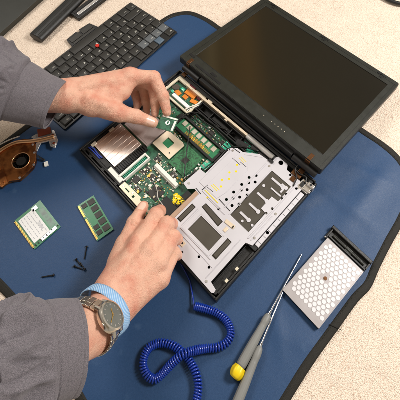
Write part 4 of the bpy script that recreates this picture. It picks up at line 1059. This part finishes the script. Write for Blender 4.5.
# --- near hand (steadies the laptop)
wr = Q(112, 303, 7.2); e1 = Q(90, 325, 11.2); e2 = Q(62, 341, 14.5)
mI, mM, mR, mP = Q(138, 243, 6.4), Q(150, 250, 6.9), Q(158, 263, 6.5), Q(161, 279, 5.6)
sd = np.array([.35, -.75, 0])
bones = [(e2, e1, 2.7, 2.3), (e2 + sd, e1 + sd * 1.2, 2.4, 2.05), (e1, wr - sd * .9, 2.25, 1.9), (e1 + sd, wr + sd * 1.3, 2.0, 1.7), (wr - sd * 1.3, mI, 1.85, 1.2), (wr - sd * .3, mM, 1.85, 1.2), (wr + sd * .8, mR, 1.75, 1.15), (wr + sd * 1.9, mP, 1.5, 1.1),
         (wr - sd * 2.2, Q(120, 258, 5.0), 1.6, 1.3), (Q(120, 262, 5.0), Q(138, 256, 5.6), 1.2, 1.2), (Q(124, 246, 5.0), Q(142, 234, 5.2), 1.0, .95)]
fingers = [
    [(mI, 1.15), (Q(156, 214.5, 5.6), 1.06), (Q(160, 211, 4.0), .86), (Q(161, 213, 2.9), .7)],
    [(mM, 1.15), (Q(167, 224, 5.7), 1.08), (Q(172, 224, 4.0), .84), (Q(173, 226, 3.1), .68)],
    [(mR, 1.12), (Q(173.5, 237, 5.2), 1.0), (Q(177, 239, 3.9), .8), (Q(177, 241, 3.0), .64)],
    [(mP, 1.02), (Q(174, 253, 4.5), .9), (Q(177, 255, 3.2), .7), (Q(177, 257, 2.4), .56)],
    [(Q(119, 262, 5.0), 1.3), (Q(125, 243, 5.0), 1.2), (Q(134, 223, 4.6), 1.06), (Q(143.5, 206, 3.6), .8)]]
extra = [(wr + np.array([0, 0, 1.5]), mM + np.array([-.3, 0, 1.0]), .3, .24, .6), (wr + sd * .6 + np.array([1.2, .9, 1.35]), mR + np.array([-1.1, .3, .75]), .16, .14, .3), (wr + np.array([1.6, 2.2, 1.25]), mM + np.array([-1.2, -.6, .9]), .15, .13, .3), (wr + sd + np.array([0, 0, 1.4]), mR + np.array([-.3, 0, .85]), .28, .2, .9), (wr - sd + np.array([0, 0, 1.3]), mI + np.array([-.3, 0, .85]), .28, .2, .9),
         (mI + np.array([0, 0, .35]), mI + np.array([0, 0, .35]), .95, .95, .6), (mM + np.array([0, 0, .4]), mM + np.array([0, 0, .4]), .95, .95, .6), (mR + np.array([0, 0, .4]), mR + np.array([0, 0, .4]), .9, .9, .6), (mP + np.array([0, 0, .35]), mP + np.array([0, 0, .35]), .8, .8, .6),
         (Q(146, 232, 5.6), Q(158, 237, 5.6), .8, .85, .9), (Q(158, 237, 5.6), Q(166, 250, 5.2), .85, .8, .9), (Q(134, 230, 4.7), Q(148, 222, 4.9), .55, .6, .7)]
near = part('hand', hand_mesh(bones, fingers, extra, [(Q(142, 207, 4.3), Q(143.5, 206, 3.6) - Q(134, 223, 4.6), (-.2, .0, 1), .72, .5)],
     [(Q(131, 221, 5.62), Q(137, 224, 5.5), .06), (Q(130, 224, 5.7), Q(136, 227, 5.6), .06),
     (Q(151.5, 216, 6.6), Q(158, 219, 6.55), .05), (Q(151, 218, 6.7), Q(157.5, 221.5, 6.6), .06), (Q(162.5, 226.5, 6.7), Q(169.5, 229, 6.6), .06), (Q(162, 229, 6.75), Q(168.5, 231.5, 6.65), .05), (Q(168, 239, 6.2), Q(174, 243, 6.1), .06), (Q(167, 241, 6.25), Q(173, 245.5, 6.1), .05),
     (Q(150, 224, 6.3), Q(157, 236, 6.4), .09), (Q(163, 236, 6.2), Q(164, 246, 6.3), .08), (Q(167, 250, 5.7), Q(166, 260, 5.7), .08), (Q(139, 213, 4.2), Q(143, 228, 4.9), .1)]), [M_skin, M_nail], person, smooth=True, off=POFF, label='near hand gripping the front edge of the laptop')

# --- sleeves
def sleeve(cps, rs, flats, cuff_len, name, folds, seed, parent, label, upv=(0, 0, 1)):
    pts = catmull(cps, 44); m = len(pts); rr = np.interp(np.linspace(0, len(rs) - 1, m), range(len(rs)), rs); fl = np.interp(np.linspace(0, len(flats) - 1, m), range(len(flats)), flats)
    sl = [0.]
    for i in range(1, m): sl.append(sl[-1] + np.linalg.norm(pts[i] - pts[i - 1]))
    n = 220; V = []; rg = np.random.default_rng(seed); ph = rg.uniform(0, 6.28, 12)
    def rad(s_, q):
        f = 0.
        c = min(1, max(0, (s_ - cuff_len) / 1.6)); c = c * c * (3 - 2 * c)
        if s_ > cuff_len: f += .32 * min(1, (s_ - cuff_len) / .5) * (1 - .2 * math.cos(3 * q))
        f += c * folds * .45 * (.16 * (1 - abs(math.sin(1.5 * q + .32 * s_ + ph[8]))) ** 2 * 2.2 + .12 * (1 - abs(math.sin(2.5 * q - .5 * s_ + ph[9]))) ** 3 * 2 + .22 * math.sin(2 * q + .55 * s_ + ph[0]) * math.sin(.5 * s_ + ph[1]) + .12 * abs(math.sin(3 * q - .45 * s_ + ph[2])) + .17 * math.sin(5 * q + .8 * s_ + ph[3]) * math.sin(.33 * s_ + ph[4])
                          + .12 * max(0, math.sin(4 * q + 1.3 * s_ + ph[5])) ** 3 * 2 + .1 * math.sin(9 * q + ph[6]) * math.exp(-max(0, s_ - cuff_len) / 2.5))
        nz = mnoise.noise(Vector((math.cos(q) * 1.5 + seed, math.sin(q) * 1.5, s_ * .13 + .25 * math.sin(q * 2))))
        n2 = mnoise.noise(Vector((math.cos(q) * 3.2, math.sin(q) * 3.2 + seed, s_ * .22 + .3 * nz)))
        f += c * folds * (.40 * (1 - min(1, abs(nz) * 3.2)) ** 1.6 - .17 * (1 - min(1, abs(n2) * 5)) ** 1.2 + .16 * nz)
        f -= c * (.12 + .13 * folds)
        f += (1 - c) * .05 * n2 + (1 - c) * .08 * math.sin(2 * q + ph[7] + .4 * s_) + (1 - c) * .03 * math.sin(7 * q + .9 * s_)
        f -= .10 * math.exp(-((s_ - cuff_len) / .10) ** 2) ; f -= .05 * math.exp(-((s_ - .55) / .06) ** 2)
        return f
    def ring(i, dr):
        p = pts[i]; tg = pts[min(i + 1, m - 1)] - pts[max(i - 1, 0)]; tg = tg / np.linalg.norm(tg)
        b = np.cross(tg, upv); b /= np.linalg.norm(b); a = np.cross(b, tg); out = []
        for k in range(n):
            q = 2 * math.pi * k / n; r = rr[i] + rad(sl[i], q) + dr
            out.append(tuple(p + a * math.cos(q) * r * fl[i] + b * math.sin(q) * r))
        return out
    rings = [ring(3, -.35), ring(0, -.22), ring(0, -.08)] + [ring(i, 0) for i in range(m)]
    V = [v for r_ in rings for v in r_]; mb = MB(); mb.v = V
    for i in range(len(rings) - 1):
        for k in range(n):
            l = (k + 1) % n; mb.f.append((i * n + k, (i + 1) * n + k, (i + 1) * n + l, i * n + l)); mb.mi.append(0)
    mb.f.append(tuple((len(rings) - 1) * n + k for k in range(n))); mb.mi.append(0)
    bmf = [f[::-1] for f in mb.f]; mb.f = bmf
    o = part('sleeve', mb, M_shirt, parent, smooth=True, off=POFF, label=label)
    # stitched lines at hem and cuff seam
    for s_t in (.55, cuff_len):
        st = MB(); i = int(np.argmin(abs(np.array(sl) - s_t))); r_ = ring(i, .0)
        for k in range(0, n, 3): st.tube([r_[k], r_[(k + 1) % n], r_[(k + 2) % n]], .026, 5)
        part('stitching', st, M_thread, o, off=POFF)
    return o, ring
s1, rg1 = sleeve([Q(56, 105, 10.2), Q(40, 99, 11), Q(16, 90, 12.6), Q(-20, 77, 15), Q(-70, 60, 18)], [4.35, 4.6, 5.3, 6.2, 6.6], [.8, .85, .9, .95, 1], 6.6, 'sleeve', 2., 3, person, 'sleeve of the far arm, buttoned cuff at the wrist')
s2, rg2 = sleeve([Q(74, 345.5, 13.2), Q(52, 349, 14.8), Q(24, 358, 16.2), Q(-12, 370, 17.5), Q(-60, 384, 20)], [4.85, 4.95, 5.1, 5.5, 6.0], [.72, .76, .85, .95, 1], 3.0, 'sleeve', 2.4, 8, person, 'sleeve of the near arm, wide creased cuff behind a watch')
bq = Q(66, 394, 11.5)
mb = MB(); mb.tube([bq + np.array([0, 0, -.1]), bq + np.array([.12, -.1, .12])], .55, 20); part('cuff_button', mb, M_button, s2, off=POFF, smooth='auto')

# --- wrist band and watch on the near wrist
def frame_ring(cx, axis, roll=0.):
    a = np.array(axis, float); a /= np.linalg.norm(a); s_ = np.cross(a, (0, 0, 1)); s_ /= np.linalg.norm(s_); u_ = np.cross(s_, a)
    return a, s_, u_
bc = Q(104, 310.5, 8.4); axb = Q(118, 300, 6.8) - Q(92, 321, 10.4); a_, s_, u_ = frame_ring(bc, axb)
mb = MB(); n = 90; prof = [(-.8, 0), (-.8, .13), (-.4, .17), (.4, .17), (.8, .13), (.8, 0)]; uvs = []
for k in range(n + 1):
    q = 2 * math.pi * k / n
    for d, h in prof:
        mb.v.append(tuple(bc + a_ * (d + .12 * math.sin(q * 2)) + s_ * math.cos(q) * (3.42 + h) + u_ * math.sin(q) * (2.5 + h))); uvs.append((k / n * 22, d * 1.2))
m = len(prof)
for k in range(n):
    for j in range(m - 1): mb.f.append((k * m + j, (k + 1) * m + j, (k + 1) * m + j + 1, k * m + j + 1)); mb.mi.append(0)
mb.uv = uvs
wb = part('wrist_strap', mb, M_band, smooth=True, off=bc, loc=bc); tag(wb, 'light blue and white striped elastic grounding strap round the near wrist', 'wrist strap')

wc = e1 + sd * .2 + np.array([-.1, .0, .5]); axw = wr - e1; a_, s_, u_ = frame_ring(wc, axw)
wt = thing('wristwatch', 'steel wristwatch with dark dial and link bracelet on the near wrist', 'watch', wc)
RS, RU = 3.4, 2.62
def wp(d, q, h): return wc * 0 + a_ * d + s_ * math.cos(q) * (RS + h) + u_ * math.sin(q) * (RU + h)
qc = R(54); nl_ = 30; li = MB(); ce = MB()
for k in range(nl_):
    q0 = 2 * math.pi * k / nl_; q1 = 2 * math.pi * (k + .86) / nl_
    dq = (q0 - qc + math.pi) % (2 * math.pi) - math.pi
    if abs(dq + .09) < .46: continue
    w_ = .95 - .12 * min(1, abs(dq) / 2)
    for (d0, d1, hh, B) in ((-w_, -.36, .22, li), (-.34, .34, .27, ce), (.36, w_, .22, li)):
        vs = [wp(d, q, h) for h in (.0, hh) for d, q in ((d0, q0), (d1, q0), (d1, q1), (d0, q1))]
        B.add(vs, [(3, 2, 1, 0), (4, 5, 6, 7), (0, 1, 5, 4), (1, 2, 6, 5), (2, 3, 7, 6), (3, 0, 4, 7)])
brc = part('bracelet', li, M_watch, wt, bevel=.04); part('centre_links', ce, M_watch, brc, bevel=.04)
cc_ = wp(0, qc, .35); nn_ = s_ * math.cos(qc) * RU + u_ * math.sin(qc) * RS; nn_ /= np.linalg.norm(nn_); t2 = np.cross(nn_, a_)
def ring_of(rads, hs, n=40):
    mb = MB()
    for r_, h in zip(rads, hs):
        for k in range(n): q = 2 * math.pi * k / n; mb.v.append(tuple(cc_ + nn_ * h + a_ * math.cos(q) * r_ + t2 * math.sin(q) * r_))
    for i in range(len(rads) - 1):
        for k in range(n): l = (k + 1) % n; mb.f.append((i * n + k, i * n + l, (i + 1) * n + l, (i + 1) * n + k)); mb.mi.append(0)
    mb.f.append(tuple((len(rads) - 1) * n + k for k in range(n))); mb.mi.append(0)
    return mb
mb = ring_of([1.55, 1.75, 1.78, 1.78, 1.7, 1.5, 1.48], [-.45, -.4, -.2, .2, .36, .42, .3])
for sx in (-1, 1):
    for sy in (-1, 1):
        p0 = cc_ + t2 * sx * 1.35 + a_ * sy * .8; p1 = cc_ + t2 * sx * 1.95 + a_ * sy * .72 - nn_ * .42; mb.tube([p0, p1], [.3, .2], 8)
mb.tube([cc_ - a_ * 1.72, cc_ - a_ * 2.0], .2, 10)
part('case', mb, M_watch, wt, smooth='auto')
part('dial', ring_of([1.44, 1.44, 1.42], [.25, .32, .325]), M_dial, wt, smooth='auto')
mb = MB()
def bar(ang, r0_, r1_, w_, h0=.33, h1=.36):
    e = a_ * math.cos(ang) + t2 * math.sin(ang); g = np.cross(nn_, e)
    vs = [cc_ + e * r + g * sgn * w_ + nn_ * h for h in (h0, h1) for r, sgn in ((r0_, -1), (r1_, -1), (r1_, 1), (r0_, 1))]
    mb.add(vs, [(3, 2, 1, 0), (4, 5, 6, 7), (0, 1, 5, 4), (1, 2, 6, 5), (2, 3, 7, 6), (3, 0, 4, 7)])
for k in range(12): bar(k * math.pi / 6, 1.08, 1.3, .05)
each('hour_marker', mb, M_steel, wt)
mb = MB(); bar(1.1, -.15, .7, .05, .36, .39); bar(3.6, -.15, 1.05, .035, .39, .42); each('watch_hand', mb, M_gold, wt)

# ------------------------------------------------------------------ camera
cam = bpy.data.cameras.new('camera'); co = bpy.data.objects.new('camera', cam); C.objects.link(co)
co.location = tuple(CO * S)
co.matrix_world = Matrix(((cR[0], cU[0], -fw[0], 0), (cR[1], cU[1], -fw[1], 0), (cR[2], cU[2], -fw[2], CH * S), (0, 0, 0, 1)))
cam.sensor_width = 36; cam.lens = FOC / 400 * 36
cam.shift_x = (200 - PPX) / 400; cam.shift_y = (PPY - 200) / 400
cam.clip_start = .01; cam.clip_end = 50
bpy.context.scene.camera = co

# ------------------------------------------------------------------ light
w = bpy.data.worlds.new('World'); bpy.context.scene.world = w; w.use_nodes = True
N = w.node_tree.nodes; K = w.node_tree.links; bg = N['Background']
tc = N.new('ShaderNodeTexCoord'); sx = N.new('ShaderNodeSeparateXYZ'); K.new(tc.outputs['Generated'], sx.inputs['Vector'])
def mth(op, a_, b_):
    n = N.new('ShaderNodeMath'); n.operation = op
    for i, q in enumerate((a_, b_)):
        if hasattr(q, 'links'): K.new(q, n.inputs[i])
        else: n.inputs[i].default_value = q
    return n.outputs[0]
ratio = mth('DIVIDE', sx.outputs['X'], mth('MAXIMUM', sx.outputs['Z'], .05))
ramp = N.new('ShaderNodeValToRGB'); K.new(mth('MULTIPLY_ADD', ratio, .5), ramp.inputs['Fac'])
ramp.inputs['Fac'].links[0].from_node.inputs[2].default_value = .5
e = ramp.color_ramp.elements; e[0].position = .0; e[0].color = (.9, .84, .76, 1); e[1].position = 1.; e[1].color = (.9, .84, .76, 1)
for p_, c_ in ((.3, (.6, .52, .42, 1)), (.46, (.28, .26, .2, 1)), (.535, (.3, .26, .18, 1)), (.56, (1.0, .72, .34, 1)), (.575, (.40, .27, .12, 1)), (.62, (.8, .46, .16, 1)), (.65, (.30, .24, .15, 1)), (.80, (.26, .235, .18, 1)), (.93, (.4, .36, .3, 1))):  # bright and dark bands added to the world for the screen to reflect
    q = e.new(p_); q.color = c_
K.new(ramp.outputs['Color'], bg.inputs['Color']); bg.inputs['Strength'].default_value = .5
def area(name, loc, target, size, power, col):
    l = bpy.data.lights.new(name, 'AREA'); l.size = size; l.energy = power; l.color = col
    o = bpy.data.objects.new(name, l); C.objects.link(o); o.location = loc
    o.rotation_euler = (Vector(target) - Vector(loc)).to_track_quat('-Z', 'Y').to_euler(); return o
area('key_lamp', (.95, .42, 1.15), (.05, .2, 0), .36, 22.5, (1, .965, .93))
area('fill_lamp', (-.75, 1.0, 1.3), (0, .25, 0), .5, 11, (1, .95, .9))
sc = bpy.context.scene
sc.view_settings.view_transform = 'Standard'; sc.view_settings.look = 'None'; sc.view_settings.exposure = 0; sc.view_settings.gamma = 1
